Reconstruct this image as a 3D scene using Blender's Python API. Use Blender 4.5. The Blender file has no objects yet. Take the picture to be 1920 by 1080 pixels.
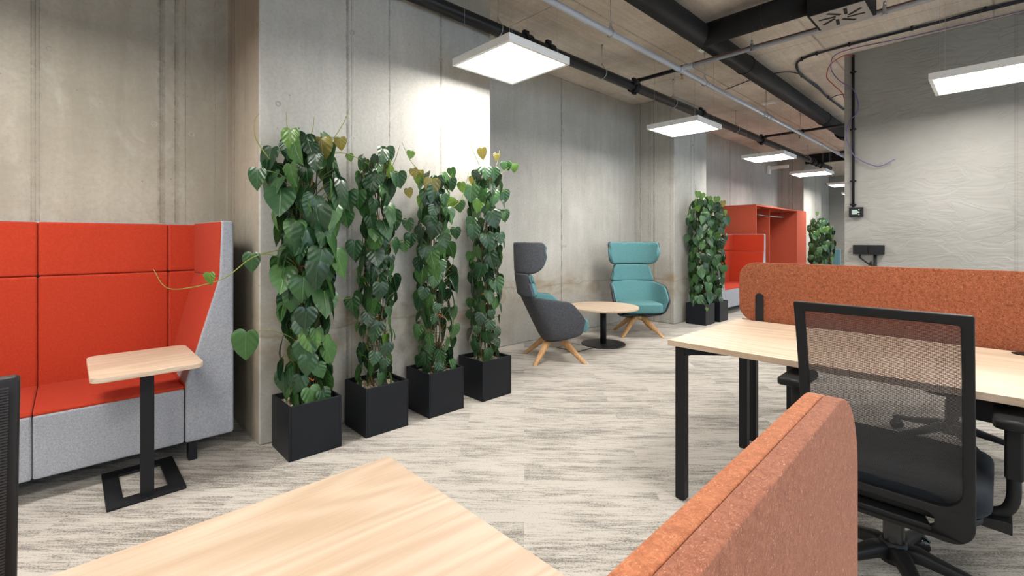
import bpy, bmesh, math, random
from math import sin, cos, pi, radians, atan2, sqrt
from mathutils import Vector, Matrix

SC = bpy.context.scene
COL = SC.collection

# ------------------------------------------------------------------ camera
FPX = 874.0                                   # focal length in pixels of a 1920 px wide frame
THETA = atan2(918.0, 874.0)                   # camera looks this far to the left of +Y
cam_d = bpy.data.cameras.new('camera')
cam_d.sensor_fit = 'HORIZONTAL'
cam_d.sensor_width = 36.0
cam_d.lens = 36.0 * FPX / 1920.0
cam_d.shift_y = -90.0 / 1920.0
cam_d.clip_start = 0.02
cam_d.clip_end = 100
cam = bpy.data.objects.new('camera', cam_d)
COL.objects.link(cam)
cam.location = (0, 0, 1.21)
cam.rotation_euler = (pi / 2, 0, THETA)
SC.camera = cam

# ------------------------------------------------------------------ world, exposure
world = bpy.data.worlds.new('daylight')
SC.world = world
world.use_nodes = True
bg = world.node_tree.nodes['Background']
bg.inputs['Color'].default_value = (0.58, 0.80, 1.0, 1)
bg.inputs['Strength'].default_value = 2.1
SC.view_settings.view_transform = 'Standard'
SC.view_settings.look = 'None'
SC.view_settings.gamma = 1.0
SC.view_settings.use_curve_mapping = False
SC.view_settings.exposure = 0.82
SC.cycles.use_denoising = True
SC.cycles.max_bounces = 10
SC.cycles.diffuse_bounces = 6
SC.cycles.caustics_reflective = False
SC.cycles.caustics_refractive = False
SC.cycles.sample_clamp_indirect = 6.0
PANEL_STRENGTH = 26.0

# ------------------------------------------------------------------ node helpers
class NT:
    def __init__(s, name):
        s.m = bpy.data.materials.new(name)
        s.m.use_nodes = True
        s.n = s.m.node_tree.nodes
        s.l = s.m.node_tree.links
        s.b = s.n['Principled BSDF']
        s.out = s.n['Material Output']
    def new(s, t, **kw):
        nd = s.n.new(t)
        for k, v in kw.items(): setattr(nd, k, v)
        return nd
    def put(s, v, sock):
        if isinstance(v, bpy.types.NodeSocket): s.l.new(v, sock)
        elif v is not None:
            if isinstance(v, tuple) and len(v) == 3 and len(sock.default_value) == 4: v = v + (1,)
            sock.default_value = v
    def math(s, op, a, b=None, c=None, clamp=False):
        nd = s.new('ShaderNodeMath', operation=op, use_clamp=clamp)
        s.put(a, nd.inputs[0])
        if b is not None: s.put(b, nd.inputs[1])
        if c is not None: s.put(c, nd.inputs[2])
        return nd.outputs[0]
    def mix(s, f, a, b, blend='MIX'):
        nd = s.new('ShaderNodeMix', data_type='RGBA', blend_type=blend)
        s.put(f, nd.inputs['Factor']); s.put(a, nd.inputs[6]); s.put(b, nd.inputs[7])
        return nd.outputs[2]
    def pos(s):
        return s.new('ShaderNodeNewGeometry').outputs['Position']
    def obj(s):
        return s.new('ShaderNodeTexCoord').outputs['Object']
    def mapping(s, v, scale=(1, 1, 1), rot=(0, 0, 0), loc=(0, 0, 0)):
        nd = s.new('ShaderNodeMapping')
        s.l.new(v, nd.inputs['Vector'])
        nd.inputs['Scale'].default_value = scale
        nd.inputs['Rotation'].default_value = rot
        nd.inputs['Location'].default_value = loc
        return nd.outputs[0]
    def noise(s, v, scale, detail=3, rough=0.55, dist=0.0):
        nd = s.new('ShaderNodeTexNoise')
        s.l.new(v, nd.inputs['Vector'])
        nd.inputs['Scale'].default_value = scale
        nd.inputs['Detail'].default_value = detail
        nd.inputs['Roughness'].default_value = rough
        nd.inputs['Distortion'].default_value = dist
        return nd.outputs['Fac']
    def ramp(s, f, stops):
        nd = s.new('ShaderNodeValToRGB')
        s.l.new(f, nd.inputs[0])
        cr = nd.color_ramp
        while len(cr.elements) < len(stops): cr.elements.new(0.5)
        for e, (p, c) in zip(cr.elements, stops):
            e.position = p
            e.color = (c, c, c, 1) if not isinstance(c, tuple) else c + (1,)
        return nd.outputs[0]
    def sep(s, v):
        nd = s.new('ShaderNodeSeparateXYZ'); s.l.new(v, nd.inputs[0]); return nd.outputs
    def bump(s, h, strength=0.2, dist=0.01):
        nd = s.new('ShaderNodeBump')
        nd.inputs['Strength'].default_value = strength
        nd.inputs['Distance'].default_value = dist
        s.l.new(h, nd.inputs['Height'])
        s.l.new(nd.outputs[0], s.b.inputs['Normal'])
    def done(s, color=None, rough=None, metal=None, spec=None, sheen=None):
        b = s.b
        if color is not None: s.put(color, b.inputs['Base Color'])
        if rough is not None: s.put(rough, b.inputs['Roughness'])
        if metal is not None: b.inputs['Metallic'].default_value = metal
        if spec is not None: b.inputs['Specular IOR Level'].default_value = spec
        if sheen is not None:
            b.inputs['Sheen Weight'].default_value = sheen
            b.inputs['Sheen Roughness'].default_value = 0.5
        return s.m

def concrete(name, c1, c2, yseams=(), xseams=(), streak=(5, 5, 0.35), stain=True, bumpy=0.25, warm=False):
    t = NT(name)
    p = t.pos()
    big = t.noise(p, 0.9, 5, 0.6, 0.4)
    st = t.noise(t.mapping(p, streak), 2.2, 5, 0.65, 0.3)
    fine = t.noise(p, 45, 3, 0.7)
    f = t.math('ADD', t.math('MULTIPLY', big, 0.72), t.math('MULTIPLY', st, 0.28))
    f = t.ramp(f, [(0.34, 0.0), (0.66, 1.0)])
    col = t.mix(f, c1, c2)
    if warm:                # the bay behind the sofa is tinted warmer and darker
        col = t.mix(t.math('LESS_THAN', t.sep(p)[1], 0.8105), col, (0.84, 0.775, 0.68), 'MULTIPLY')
    col = t.mix(t.math('MULTIPLY', t.ramp(fine, [(0.35, 1.0), (0.6, 0.0)]), 0.22), col, tuple(0.6 * c for c in c1))
    # small pores
    vo = t.new('ShaderNodeTexVoronoi'); t.l.new(p, vo.inputs['Vector']); vo.inputs['Scale'].default_value = 16
    pore = t.ramp(vo.outputs['Distance'], [(0.05, 1.0), (0.085, 0.0)])
    gate = t.ramp(t.noise(p, 3.1, 2), [(0.52, 0.0), (0.6, 1.0)])
    pore = t.math('MULTIPLY', pore, gate)
    col = t.mix(t.math('MULTIPLY', pore, 0.6), col, (0.12, 0.105, 0.09))
    vo2 = t.new('ShaderNodeTexVoronoi'); t.l.new(p, vo2.inputs['Vector']); vo2.inputs['Scale'].default_value = 42
    pore2 = t.math('MULTIPLY', t.ramp(vo2.outputs['Distance'], [(0.07, 1.0), (0.13, 0.0)]), t.ramp(t.noise(p, 2.3, 3), [(0.46, 0.0), (0.56, 1.0)]))
    col = t.mix(t.math('MULTIPLY', pore2, 0.45), col, (0.14, 0.12, 0.10))
    light = t.ramp(t.noise(t.mapping(p, (1, 1, .5)), 3.7, 6, 0.7, 0.8), [(0.52, 0.0), (0.68, 1.0)])
    col = t.mix(t.math('MULTIPLY', light, 0.2), col, tuple(min(1, x * 1.18) for x in c2))
    xyz = t.sep(p)
    if stain:      # rusty brown tide marks left low down by the pour
        zz = t.math('ADD', xyz[2], t.math('MULTIPLY', t.math('SUBTRACT', t.noise(p, 1.7, 4, 0.6), 0.5), 0.7))
        band = t.ramp(zz, [(0.34, 0.25), (0.50, 0.75), (0.64, 1.0), (0.72, 0.55), (1.0, 0.0)])
        blot = t.ramp(t.noise(t.mapping(p, (1, 1, 1.6)), 1.9, 5, 0.65, 1.0), [(0.40, 0.0), (0.62, 1.0)])
        k = t.math('MULTIPLY', band, t.math('ADD', t.math('MULTIPLY', blot, 0.8), 0.2))
        col = t.mix(k, col, (0.30, 0.235, 0.155))
        # horizontal construction joint
        jz = t.math('ABSOLUTE', t.math('SUBTRACT', t.math('ADD', xyz[2], t.math('MULTIPLY', t.noise(p, 1.6, 4, 0.7), 0.16)), 0.72))
        j = t.ramp(jz, [(0.002, 0.38), (0.012, 0.0)])
        col = t.mix(j, col, (0.2, 0.16, 0.11))
    height = t.math('MULTIPLY', fine, 0.3)
    wob = t.math('MULTIPLY', t.math('SUBTRACT', t.noise(t.mapping(p, (1, 1, 1)), 11, 4, 0.7), 0.5), 1.0)
    wob = t.math('ADD', wob, t.math('MULTIPLY', t.math('SUBTRACT', t.noise(p, 60, 3, 0.7), 0.5), 1.2))
    fade = t.math('ADD', t.math('MULTIPLY', t.ramp(t.noise(t.mapping(p, (1, 1, 2.2)), 2.6, 5, 0.7), [(0.35, 0.0), (0.6, 1.0)]), 0.65), 0.35)
    seamfac = None
    for lst, ax in ((yseams, 1), (xseams, 0)):
        for (s0, w, dark) in lst:
            d = t.math('ABSOLUTE', t.math('SUBTRACT', xyz[ax], s0))
            d = t.math('ADD', d, t.math('MULTIPLY', wob, w * 1.6))
            k = t.math('SUBTRACT', 1.0, t.math('DIVIDE', d, w), clamp=True)
            k = t.math('MULTIPLY', t.math('MINIMUM', t.math('MULTIPLY', k, 1.6), 1.0), dark)
            k = t.math('MULTIPLY', k, fade)
            seamfac = k if seamfac is None else t.math('MAXIMUM', seamfac, k)
    if seamfac is not None:
        col = t.mix(seamfac, col, (0.15, 0.13, 0.105))
        height = t.math('SUBTRACT', height, t.math('MULTIPLY', seamfac, 1.5))
    height = t.math('SUBTRACT', height, t.math('MULTIPLY', pore, 0.8))
    t.bump(height, bumpy, 0.006)
    return t.done(col, 0.78, spec=0.3)

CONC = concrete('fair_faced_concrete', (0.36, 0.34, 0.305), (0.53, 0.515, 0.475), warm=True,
    yseams=[(-2.4, .008, .7), (-1.28, .010, .8), (-0.132, .022, .35), (-0.150, .003, .8), (-0.134, .0035, .9), (-0.118, .003, .8), (0.437, .020, .6), (0.430, .005, .9), (0.452, .004, .5), (0.515, .018, .42), (0.509, .005, .85), (0.565, .0035, .7), (0.735, .003, .4),
            (1.347, .014, .5), (1.343, .005, .9), (1.375, .003, .6), (1.653, .007, .7), (2.096, .014, .5), (2.092, .005, .9), (4.58, .016, .5), (4.575, .006, .9), (5.90, .006, .55), (3.3, .005, .5),
            (6.82, .007, .9), (6.93, .009, .9), (9.96, .013, .8), (11.25, .012, .6), (12.5, .008, .5),
            (13.55, .012, .6), (13.95, .02, .8)],
    xseams=[(-3.62, .006, .7), (-3.30, .005, .5), (-3.79, .006, .7), (-3.65, .006, .7), (-3.56, .012, .8)])
CEIL = concrete('board_marked_concrete', (0.44, 0.38, 0.32), (0.80, 0.71, 0.615), stain=False, streak=(14, 0.5, 9), bumpy=0.6,
    xseams=[(-3.3, .008, .4), (-2.55, .012, .55), (-1.32, .012, .5), (-0.05, .012, .6), (0.35, .008, .6), (1.6, .01, .5)],
    yseams=[(-1.9, .008, .5), (0.6, .006, .4), (3.1, .01, .6), (5.6, .008, .5), (8.1, .01, .5), (10.6, .01, .5)])

def plaster():
    t = NT('trowelled_plaster')
    p = t.pos()
    sw = []
    for ang, sc, sd in ((28, 1.5, 0.0), (-40, 1.9, 7.0), (75, 1.3, 15.0)):    # overlapping trowel sweeps
        q = t.mapping(p, (1.0, 1.0, 3.4), rot=(0, radians(ang), 0), loc=(sd, 0, sd))
        sw.append(t.noise(q, sc, 2.5, 0.5, 1.1))
    pick = t.noise(p, 1.6, 1, 0.5)
    m1 = t.ramp(pick, [(0.44, 0.0), (0.47, 1.0)]); m2 = t.ramp(pick, [(0.54, 0.0), (0.57, 1.0)])
    h = t.math('ADD', t.math('MULTIPLY', sw[0], t.math('SUBTRACT', 1.0, m1)), t.math('MULTIPLY', sw[1], t.math('SUBTRACT', m1, m2)))
    h = t.math('ADD', h, t.math('MULTIPLY', sw[2], m2))
    saw = t.math('FRACT', t.math('MULTIPLY', h, 7.0))            # soft steps where one pass overlaps the last
    h = t.math('ADD', h, t.math('MULTIPLY', t.ramp(saw, [(0.0, 0.0), (0.85, 1.0), (1.0, 0.0)]), 0.10))
    g = t.noise(p, 1.1, 4, 0.6)
    col = t.mix(t.ramp(g, [(0.3, 0.0), (0.7, 1.0)]), (0.26, 0.25, 0.232), (0.345, 0.334, 0.312))
    xyz = t.sep(p)
    for s0 in (0.10, 0.085):
        d = t.math('ABSOLUTE', t.math('SUBTRACT', xyz[0], s0))
        k = t.math('SUBTRACT', 1.0, t.math('DIVIDE', d, 0.008), clamp=True)
        col = t.mix(t.math('MULTIPLY', k, 0.45), col, (0.2, 0.185, 0.165))
    t.bump(h, 0.6, 0.03)
    return t.done(col, 0.75, spec=0.3)
PLASTER = plaster()

def carpet():
    t = NT('streaked_carpet_tile')
    p = t.mapping(t.pos(), rot=(0, 0, -THETA + radians(1.5)))       # planks laid on the diagonal
    br = t.new('ShaderNodeTexBrick', offset=0.37, squash=1.0)
    t.l.new(p, br.inputs['Vector'])
    for k, v in (('Scale', 1.0), ('Mortar Size', 0.0), ('Brick Width', 1.0), ('Row Height', 0.25), ('Bias', 0.0)):
        br.inputs[k].default_value = v
    br.inputs['Color1'].default_value = (0, 0, 0, 1); br.inputs['Color2'].default_value = (1, 1, 1, 1)
    tile = t.math('MULTIPLY', br.outputs['Color'], 13.7)
    cx = t.new('ShaderNodeCombineXYZ'); t.l.new(tile, cx.inputs[2]); t.l.new(tile, cx.inputs[0])
    va = t.new('ShaderNodeVectorMath', operation='ADD'); t.l.new(p, va.inputs[0]); t.l.new(cx.outputs[0], va.inputs[1])
    q = va.outputs[0]
    s1 = t.noise(t.mapping(q, (2.2, 17, 1)), 1.3, 5, 0.75, 0.5)
    s2 = t.noise(t.mapping(q, (6.0, 75, 1)), 1.5, 3, 0.6, 0.2)
    f = t.math('ADD', t.math('MULTIPLY', s1, 0.62), t.math('MULTIPLY', s2, 0.38))
    pat = t.noise(t.mapping(q, (1.0, 3.5, 1)), 0.9, 2, 0.5)
    f = t.math('ADD', f, t.math('MULTIPLY', t.math('SUBTRACT', pat, 0.5), 0.35))
    f = t.ramp(f, [(0.38, 0.0), (0.56, 1.0)])
    col = t.mix(f, (0.35, 0.322, 0.285), (0.515, 0.48, 0.43))
    weave = t.noise(t.mapping(p, (0.8, 1.35, 1)), 125, 3, 0.95)
    thr = t.math('ADD', t.math('MULTIPLY', f, -0.15), 0.56)        # dark loops: many in the dark streaks, few in the pale ones
    w = t.math('MULTIPLY', t.math('SUBTRACT', thr, weave), 14.0, clamp=True)
    col = t.mix(t.math('MULTIPLY', w, 0.85), col, (0.13, 0.115, 0.10))
    t.bump(t.math('ADD', weave, t.math('MULTIPLY', f, 0.4)), 0.5, 0.003)
    return t.done(col, 0.95, spec=0.1, sheen=0.1)
CARPET = carpet()

def fabric(name, c, dark=0.55, scale=420, rough=0.92, sheen=0.25, bump=0.25, melange=0.0, light=None):
    t = NT(name)
    p = t.obj()
    n1 = t.noise(p, scale, 2, 0.8)
    n2 = t.noise(p, scale * 0.28, 3, 0.7)
    f = t.math('ADD', t.math('MULTIPLY', n1, 0.6), t.math('MULTIPLY', n2, 0.4))
    f = t.ramp(f, [(0.40, 0.0), (0.60, 1.0)])
    col = t.mix(f, tuple(x * dark for x in c), light or c)
    t.bump(f, bump, 0.002)
    return t.done(col, rough, spec=0.2, sheen=sheen)
F_RED = fabric('orange_red_wool', (0.49, 0.046, 0.017), 0.74, 330, sheen=0.03)
F_GREY = fabric('light_grey_melange_wool', (0.40, 0.41, 0.45), 0.62, 420, bump=0.25, sheen=0.05)
F_TEAL = fabric('teal_wool', (0.12, 0.285, 0.305), 0.72, 300, sheen=0.05)
F_CHAR = fabric('charcoal_melange_wool', (0.115, 0.122, 0.142), 0.42, 300, sheen=0.03)
F_NAVY = fabric('black_blue_seat_fabric', (0.012, 0.016, 0.022), 0.6, 500, sheen=0.05)
F_PET = fabric('red_acoustic_board', (0.47, 0.092, 0.05), 0.75, 200, sheen=0.0)

def felt(name, a, b, c, scale):
    t = NT(name)
    p = t.obj()
    n = t.noise(t.mapping(p, (1, 1, 1)), scale, 4, 0.75, 1.2)
    n2 = t.noise(t.mapping(p, (1.6, 0.8, 1)), scale * 1.7, 3, 0.8, 2.0)
    col = t.mix(t.ramp(n, [(0.35, 0.0), (0.65, 1.0)]), a, b)
    col = t.mix(t.ramp(n2, [(0.57, 0.0), (0.68, 1.0)]), col, c)
    t.bump(n2, 0.5, 0.003)
    return t.done(col, 0.95, spec=0.1, sheen=0.12)
FELT_LIT_TOP = felt('rust_felt_lit_orange', (0.35, 0.11, 0.045), (0.56, 0.20, 0.09), (0.70, 0.34, 0.18), 150)  # same rust felt, brightened to carry the light on the near screen's top
FELT_LIT_SIDE = felt('rust_felt_lit_mauve', (0.25, 0.082, 0.044), (0.40, 0.150, 0.085), (0.62, 0.31, 0.19), 150)  # same rust felt, paler and pinker to carry the light on its side
FELT = felt('rust_pressed_felt', (0.15, 0.040, 0.017), (0.31, 0.098, 0.045), (0.58, 0.27, 0.15), 80)

def wood(name, axis, c1, c2, scale=1.0, rough=0.45):
    t = NT(name)
    p = t.obj()
    sc = [24.0, 24.0, 24.0]; sc[axis] = 1.1
    base = t.mapping(p, tuple(s * scale for s in sc))
    n = t.noise(base, 1.0, 5, 0.6, 0.6)
    cath = t.noise(t.mapping(p, tuple((3.2 if i != axis else 0.55) * scale for i in range(3))), 1.0, 2, 0.4, 0.5)
    rings = t.math('SINE', t.math('MULTIPLY', cath, 150.0))
    rings = t.math('MULTIPLY', t.math('ADD', rings, 1.0), 0.5)
    sc2 = [150.0, 150.0, 150.0]; sc2[axis] = 5.0
    fib = t.noise(t.mapping(p, tuple(sc2)), 1.0, 2, 0.6)
    f = t.math('ADD', t.math('MULTIPLY', n, 0.5), t.math('MULTIPLY', rings, 0.22))
    f = t.math('ADD', f, t.math('MULTIPLY', fib, 0.28))
    f = t.ramp(f, [(0.30, 0.0), (0.72, 1.0)])
    col = t.mix(f, c1, c2)
    t.bump(fib, 0.06, 0.001)
    return t.done(col, rough, spec=0.35)
OAKC = ((0.49, 0.36, 0.25), (0.645, 0.515, 0.395))
OAK_X = wood('pale_oak_laminate', 0, *OAKC)
OAK_Y = wood('pale_oak_laminate_lengthwise', 1, *OAKC)
OAK_E = wood('oak_edge_band', 0, (0.50, 0.31, 0.15), (0.62, 0.41, 0.22))
LEGWOOD = wood('solid_oak_legs', 2, (0.50, 0.27, 0.11), (0.64, 0.38, 0.18), rough=0.4)

def plain(name, c, rough=0.5, metal=0.0, spec=0.5, noise=0.06, scale=60, bump=0.0):
    t = NT(name)
    p = t.obj()
    n = t.noise(p, scale, 3, 0.6)
    col = t.mix(n, tuple(x * (1 - noise * 2) for x in c), tuple(min(1, x * (1 + noise * 2)) for x in c))
    if bump: t.bump(n, bump, 0.001)
    r = t.math('ADD', t.math('MULTIPLY', n, 0.08), rough - 0.04)
    return t.done(col, r, metal=metal, spec=spec)
BLACK = plain('black_powder_coated_steel', (0.012, 0.012, 0.014), 0.45, spec=0.22, scale=500, bump=0.1)
PLBLACK = plain('black_moulded_plastic', (0.011, 0.011, 0.012), 0.5, spec=0.25, scale=700, bump=0.2)
MESHBLK = plain('black_woven_mesh', (0.03, 0.03, 0.033), 0.5, spec=0.3)
GLOSSBLK = plain('glossy_black_caster', (0.01, 0.01, 0.011), 0.15)
PLANTER = plain('satin_black_planter', (0.009, 0.011, 0.015), 0.42, spec=0.25, scale=300, bump=0.08)
PIPEBLK = plain('black_painted_pipe', (0.012, 0.012, 0.013), 0.4, spec=0.35)
DUCTBLK = fabric('black_foam_insulation', (0.014, 0.014, 0.015), 0.6, 260, rough=0.7, sheen=0.0)
PIPEGREY = plain('grey_plastic_pipe', (0.40, 0.42, 0.47), 0.35)
ZINC = plain('galvanised_steel', (0.50, 0.51, 0.52), 0.35, metal=0.85)
WHITE = plain('white_enamel', (0.88, 0.88, 0.87), 0.4, noise=0.01)
GRILLE = plain('grey_diffuser_plate', (0.33, 0.30, 0.275), 0.5)
HEAT = fabric('red_brown_cable_tray', (0.16, 0.085, 0.065), 0.5, 150)
TRELLIS = plain('dark_green_wire', (0.015, 0.075, 0.05), 0.4)
STEM = plain('brown_green_stem', (0.16, 0.10, 0.035), 0.6, noise=0.2, scale=20)
GSTEM = plain('olive_green_vine', (0.22, 0.24, 0.05), 0.5, noise=0.15, scale=20)
TIE = plain('orange_plant_tie', (0.65, 0.16, 0.03), 0.5)
BRASS = plain('brass', (0.55, 0.33, 0.10), 0.3, metal=0.9)
PURPLE = plain('purple_cable', (0.16, 0.10, 0.27), 0.4)
REDCAB = plain('red_cable', (0.42, 0.05, 0.03), 0.4)
CABBLK = plain('black_blue_cable', (0.012, 0.015, 0.026), 0.45)
DARKSLOT = plain('near_black_slot', (0.01, 0.01, 0.01), 0.9)
TEALPAN = fabric('blue_teal_felt', (0.12, 0.28, 0.33), 0.8, 200)

def gravel_mat():
    t = NT('pale_gravel')
    p = t.obj()
    vo = t.new('ShaderNodeTexVoronoi'); t.l.new(p, vo.inputs['Vector']); vo.inputs['Scale'].default_value = 90
    n = t.sep(vo.outputs['Color'])[0]
    return t.done(t.mix(n, (0.28, 0.20, 0.13), (0.72, 0.65, 0.54)), 0.8)
GRAVEL = gravel_mat()

def emit(name, c, s):
    t = NT(name)
    t.b.inputs['Base Color'].default_value = (0.9, 0.9, 0.9, 1)
    t.b.inputs['Emission Color'].default_value = c + (1,)
    t.b.inputs['Emission Strength'].default_value = s
    return t.m
DIFFUSER = emit('lit_opal_diffuser', (1.0, 0.965, 0.91), PANEL_STRENGTH)
LCD = emit('lit_thermostat_display', (0.55, 0.72, 0.66), 0.22)
LCD.node_tree.nodes['Principled BSDF'].inputs['Base Color'].default_value = (0.2, 0.26, 0.23, 1)
LED = emit('green_indicator', (0.2, 1.0, 0.1), 0.7)

def leafmat(name, c, vein, tr=0.18):
    t = NT(name)
    uv = t.new('ShaderNodeTexCoord').outputs['UV']
    s = t.sep(uv)
    ax = t.math('ABSOLUTE', t.math('SUBTRACT', s[0], 0.5))
    mid = t.ramp(ax, [(0.008, 1.0), (0.022, 0.0)])
    n0 = t.noise(t.pos(), 30, 2, 0.5)
    ph = t.math('SUBTRACT', s[1], t.math('MULTIPLY', ax, 0.95))
    wv = t.math('SINE', t.math('ADD', t.math('MULTIPLY', ph, 23.0), t.math('MULTIPLY', n0, 1.2)))
    side = t.ramp(wv, [(0.90, 0.0), (0.99, 1.0)])
    veins = t.math('MAXIMUM', mid, t.math('MULTIPLY', side, 0.25))
    n = t.noise(t.pos(), 14, 3, 0.6)
    n2 = t.noise(t.pos(), 3.5, 2, 0.5)
    col = t.mix(t.math('MULTIPLY', n, 0.8), tuple(x * 0.55 for x in c), tuple(min(1, x * 1.5) for x in c))
    col = t.mix(t.math('MULTIPLY', n2, 0.4), col, (c[0] * 0.9, c[1] * 0.9, c[2] * 1.3))
    col = t.mix(t.math('MULTIPLY', veins, 0.75), col, vein)
    t.bump(t.math('SUBTRACT', t.math('MULTIPLY', wv, t.math('MULTIPLY', ax, 1.0)), t.math('MULTIPLY', mid, 0.6)), 0.8, 0.004)
    t.done(col, 0.33, spec=0.6)
    tl = t.new('ShaderNodeBsdfTranslucent')
    t.put(tuple(min(1, x * 1.3) for x in vein), tl.inputs['Color'])
    mx = t.new('ShaderNodeMixShader'); mx.inputs[0].default_value = tr
    t.l.new(t.b.outputs[0], mx.inputs[1]); t.l.new(tl.outputs[0], mx.inputs[2])
    t.l.new(mx.outputs[0], t.out.inputs['Surface'])
    return t.m
LEAVES = [leafmat('dark_green_leaf', (0.021, 0.072, 0.022), (0.085, 0.17, 0.055), 0.08),
          leafmat('mid_green_leaf', (0.038, 0.115, 0.026), (0.11, 0.23, 0.06), 0.12),
          leafmat('deep_green_leaf', (0.010, 0.040, 0.013), (0.05, 0.12, 0.04), 0.05),
          leafmat('fresh_green_leaf', (0.065, 0.165, 0.040), (0.19, 0.33, 0.10), 0.18),
          leafmat('lime_green_leaf', (0.085, 0.20, 0.025), (0.22, 0.34, 0.07), 0.25),
          leafmat('olive_yellow_leaf', (0.20, 0.17, 0.025), (0.32, 0.27, 0.07), 0.25)]

# ------------------------------------------------------------------ object helpers
def link(name, me, mats, parent=None, smooth=True, loc=None):
    if not isinstance(mats, (list, tuple)): mats = [mats]
    for m in mats: me.materials.append(m)
    if smooth:
        for p in me.polygons: p.use_smooth = True
    o = bpy.data.objects.new(name, me)
    COL.objects.link(o)
    if parent is not None: o.parent = parent
    if loc is not None: o.location = loc
    return o

def bevel(o, w=0.004, seg=2, ang=35):
    m = o.modifiers.new('bevel', 'BEVEL')
    m.width = w; m.segments = seg; m.limit_method = 'ANGLE'; m.angle_limit = radians(ang)
    m.harden_normals = True
    return o

def thing(name, label, cat, loc=(0, 0, 0), rz=0, group=None):
    o = bpy.data.objects.new(name, None)
    o.empty_display_size = 0.1
    COL.objects.link(o)
    o.location = loc; o.rotation_euler = (0, 0, rz)
    o['label'] = label; o['category'] = cat
    if group: o['group'] = group
    return o

def tag(o, label=None, cat=None, group=None, kind=None):
    if label: o['label'] = label
    if cat: o['category'] = cat
    if group: o['group'] = group
    if kind: o['kind'] = kind
    return o

def copy_tree(o, parent=None):
    c = o.copy(); COL.objects.link(c); c.parent = parent
    for ch in list(o.children): copy_tree(ch, c)
    return c

class B:
    """collects shapes for ONE mesh"""
    def __init__(s): s.bm = bmesh.new()
    def box(s, x0, x1, y0, y1, z0, z1, mat=0, M=None):
        vs = [s.bm.verts.new(Vector((x, y, z)) if M is None else M @ Vector((x, y, z)))
              for x in (x0, x1) for y in (y0, y1) for z in (z0, z1)]
        for f in ((0, 1, 3, 2), (4, 6, 7, 5), (0, 4, 5, 1), (2, 3, 7, 6), (0, 2, 6, 4), (1, 5, 7, 3)):
            fc = s.bm.faces.new([vs[i] for i in f]); fc.material_index = mat
        return s
    def hexa(s, pts):                       # 8 points in the order of box()
        vs = [s.bm.verts.new(p) for p in pts]
        for f in ((0, 1, 3, 2), (4, 6, 7, 5), (0, 4, 5, 1), (2, 3, 7, 6), (0, 2, 6, 4), (1, 5, 7, 3)):
            s.bm.faces.new([vs[i] for i in f])
        return s
    def tube(s, pts, r, seg=10, mat=0, cap=True):
        pts = [Vector(p) for p in pts]
        rr = r if isinstance(r, (list, tuple)) else [r] * len(pts)
        rings = []
        d = (pts[1] - pts[0]).normalized()
        up = Vector((0, 0, 1)) if abs(d.z) < 0.9 else Vector((1, 0, 0))
        n = d.cross(up).normalized()
        for i, p in enumerate(pts):
            if i == 0: t = pts[1] - pts[0]
            elif i == len(pts) - 1: t = pts[-1] - pts[-2]
            else: t = (pts[i + 1] - pts[i]).normalized() + (pts[i] - pts[i - 1]).normalized()
            t.normalize()
            n = (n - t * n.dot(t)).normalized()
            b = t.cross(n)
            rings.append([s.bm.verts.new(p + (n * cos(2 * pi * k / seg) + b * sin(2 * pi * k / seg)) * rr[i]) for k in range(seg)])
        for a, c in zip(rings, rings[1:]):
            for k in range(seg):
                f = s.bm.faces.new((a[k], a[(k + 1) % seg], c[(k + 1) % seg], c[k])); f.material_index = mat
        if cap:
            f = s.bm.faces.new(rings[0][::-1]); f.material_index = mat
            f = s.bm.faces.new(rings[-1]); f.material_index = mat
        return s
    def lathe(s, prof, seg=32, c=(0, 0, 0), mat=0, M=None):
        c = Vector(c); rings = []
        for (r, z) in prof:
            ring = []
            for k in range(seg):
                v = Vector((r * cos(2 * pi * k / seg), r * sin(2 * pi * k / seg), z))
                if M is not None: v = M @ v
                ring.append(s.bm.verts.new(v + c))
            rings.append(ring)
        for a, b in zip(rings, rings[1:]):
            for k in range(seg):
                f = s.bm.faces.new((a[k], a[(k + 1) % seg], b[(k + 1) % seg], b[k])); f.material_index = mat
        f = s.bm.faces.new(rings[0][::-1]); f.material_index = mat
        f = s.bm.faces.new(rings[-1]); f.material_index = mat
        return s
    def prism(s, poly, axis, a, b, mat=0):
        """poly of 2-D points extruded along axis (0,1,2) from a to b"""
        def P(u, v, w):
            return (w, u, v) if axis == 0 else ((u, w, v) if axis == 1 else (u, v, w))
        A = [s.bm.verts.new(P(u, v, a)) for u, v in poly]
        Bv = [s.bm.verts.new(P(u, v, b)) for u, v in poly]
        n = len(poly)
        s.bm.faces.new(A[::-1]).material_index = mat
        s.bm.faces.new(Bv).material_index = mat
        for k in range(n):
            s.bm.faces.new((A[k], A[(k + 1) % n], Bv[(k + 1) % n], Bv[k])).material_index = mat
        return s
    def mesh(s, name='m', merge=False):
        if merge: bmesh.ops.remove_doubles(s.bm, verts=s.bm.verts, dist=1e-5)
        bmesh.ops.recalc_face_normals(s.bm, faces=s.bm.faces)
        me = bpy.data.meshes.new(name)
        s.bm.to_mesh(me); s.bm.free()
        return me
    def make(s, name, mats, parent=None, bev=None, smooth=None, seg=2, loc=None):
        me = s.mesh(name)
        o = link(name, me, mats, parent, smooth=(bev is not None) if smooth is None else smooth, loc=loc)
        if bev: bevel(o, bev, seg)
        return o

def smooth_by_angle(o, ang=40):
    me = o.data
    bm = bmesh.new(); bm.from_mesh(me)
    for e in bm.edges:
        e.smooth = not (len(e.link_faces) == 2 and e.calc_face_angle(0) > radians(ang))
    for f in bm.faces: f.smooth = True
    bm.to_mesh(me); bm.free()
    return o

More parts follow.
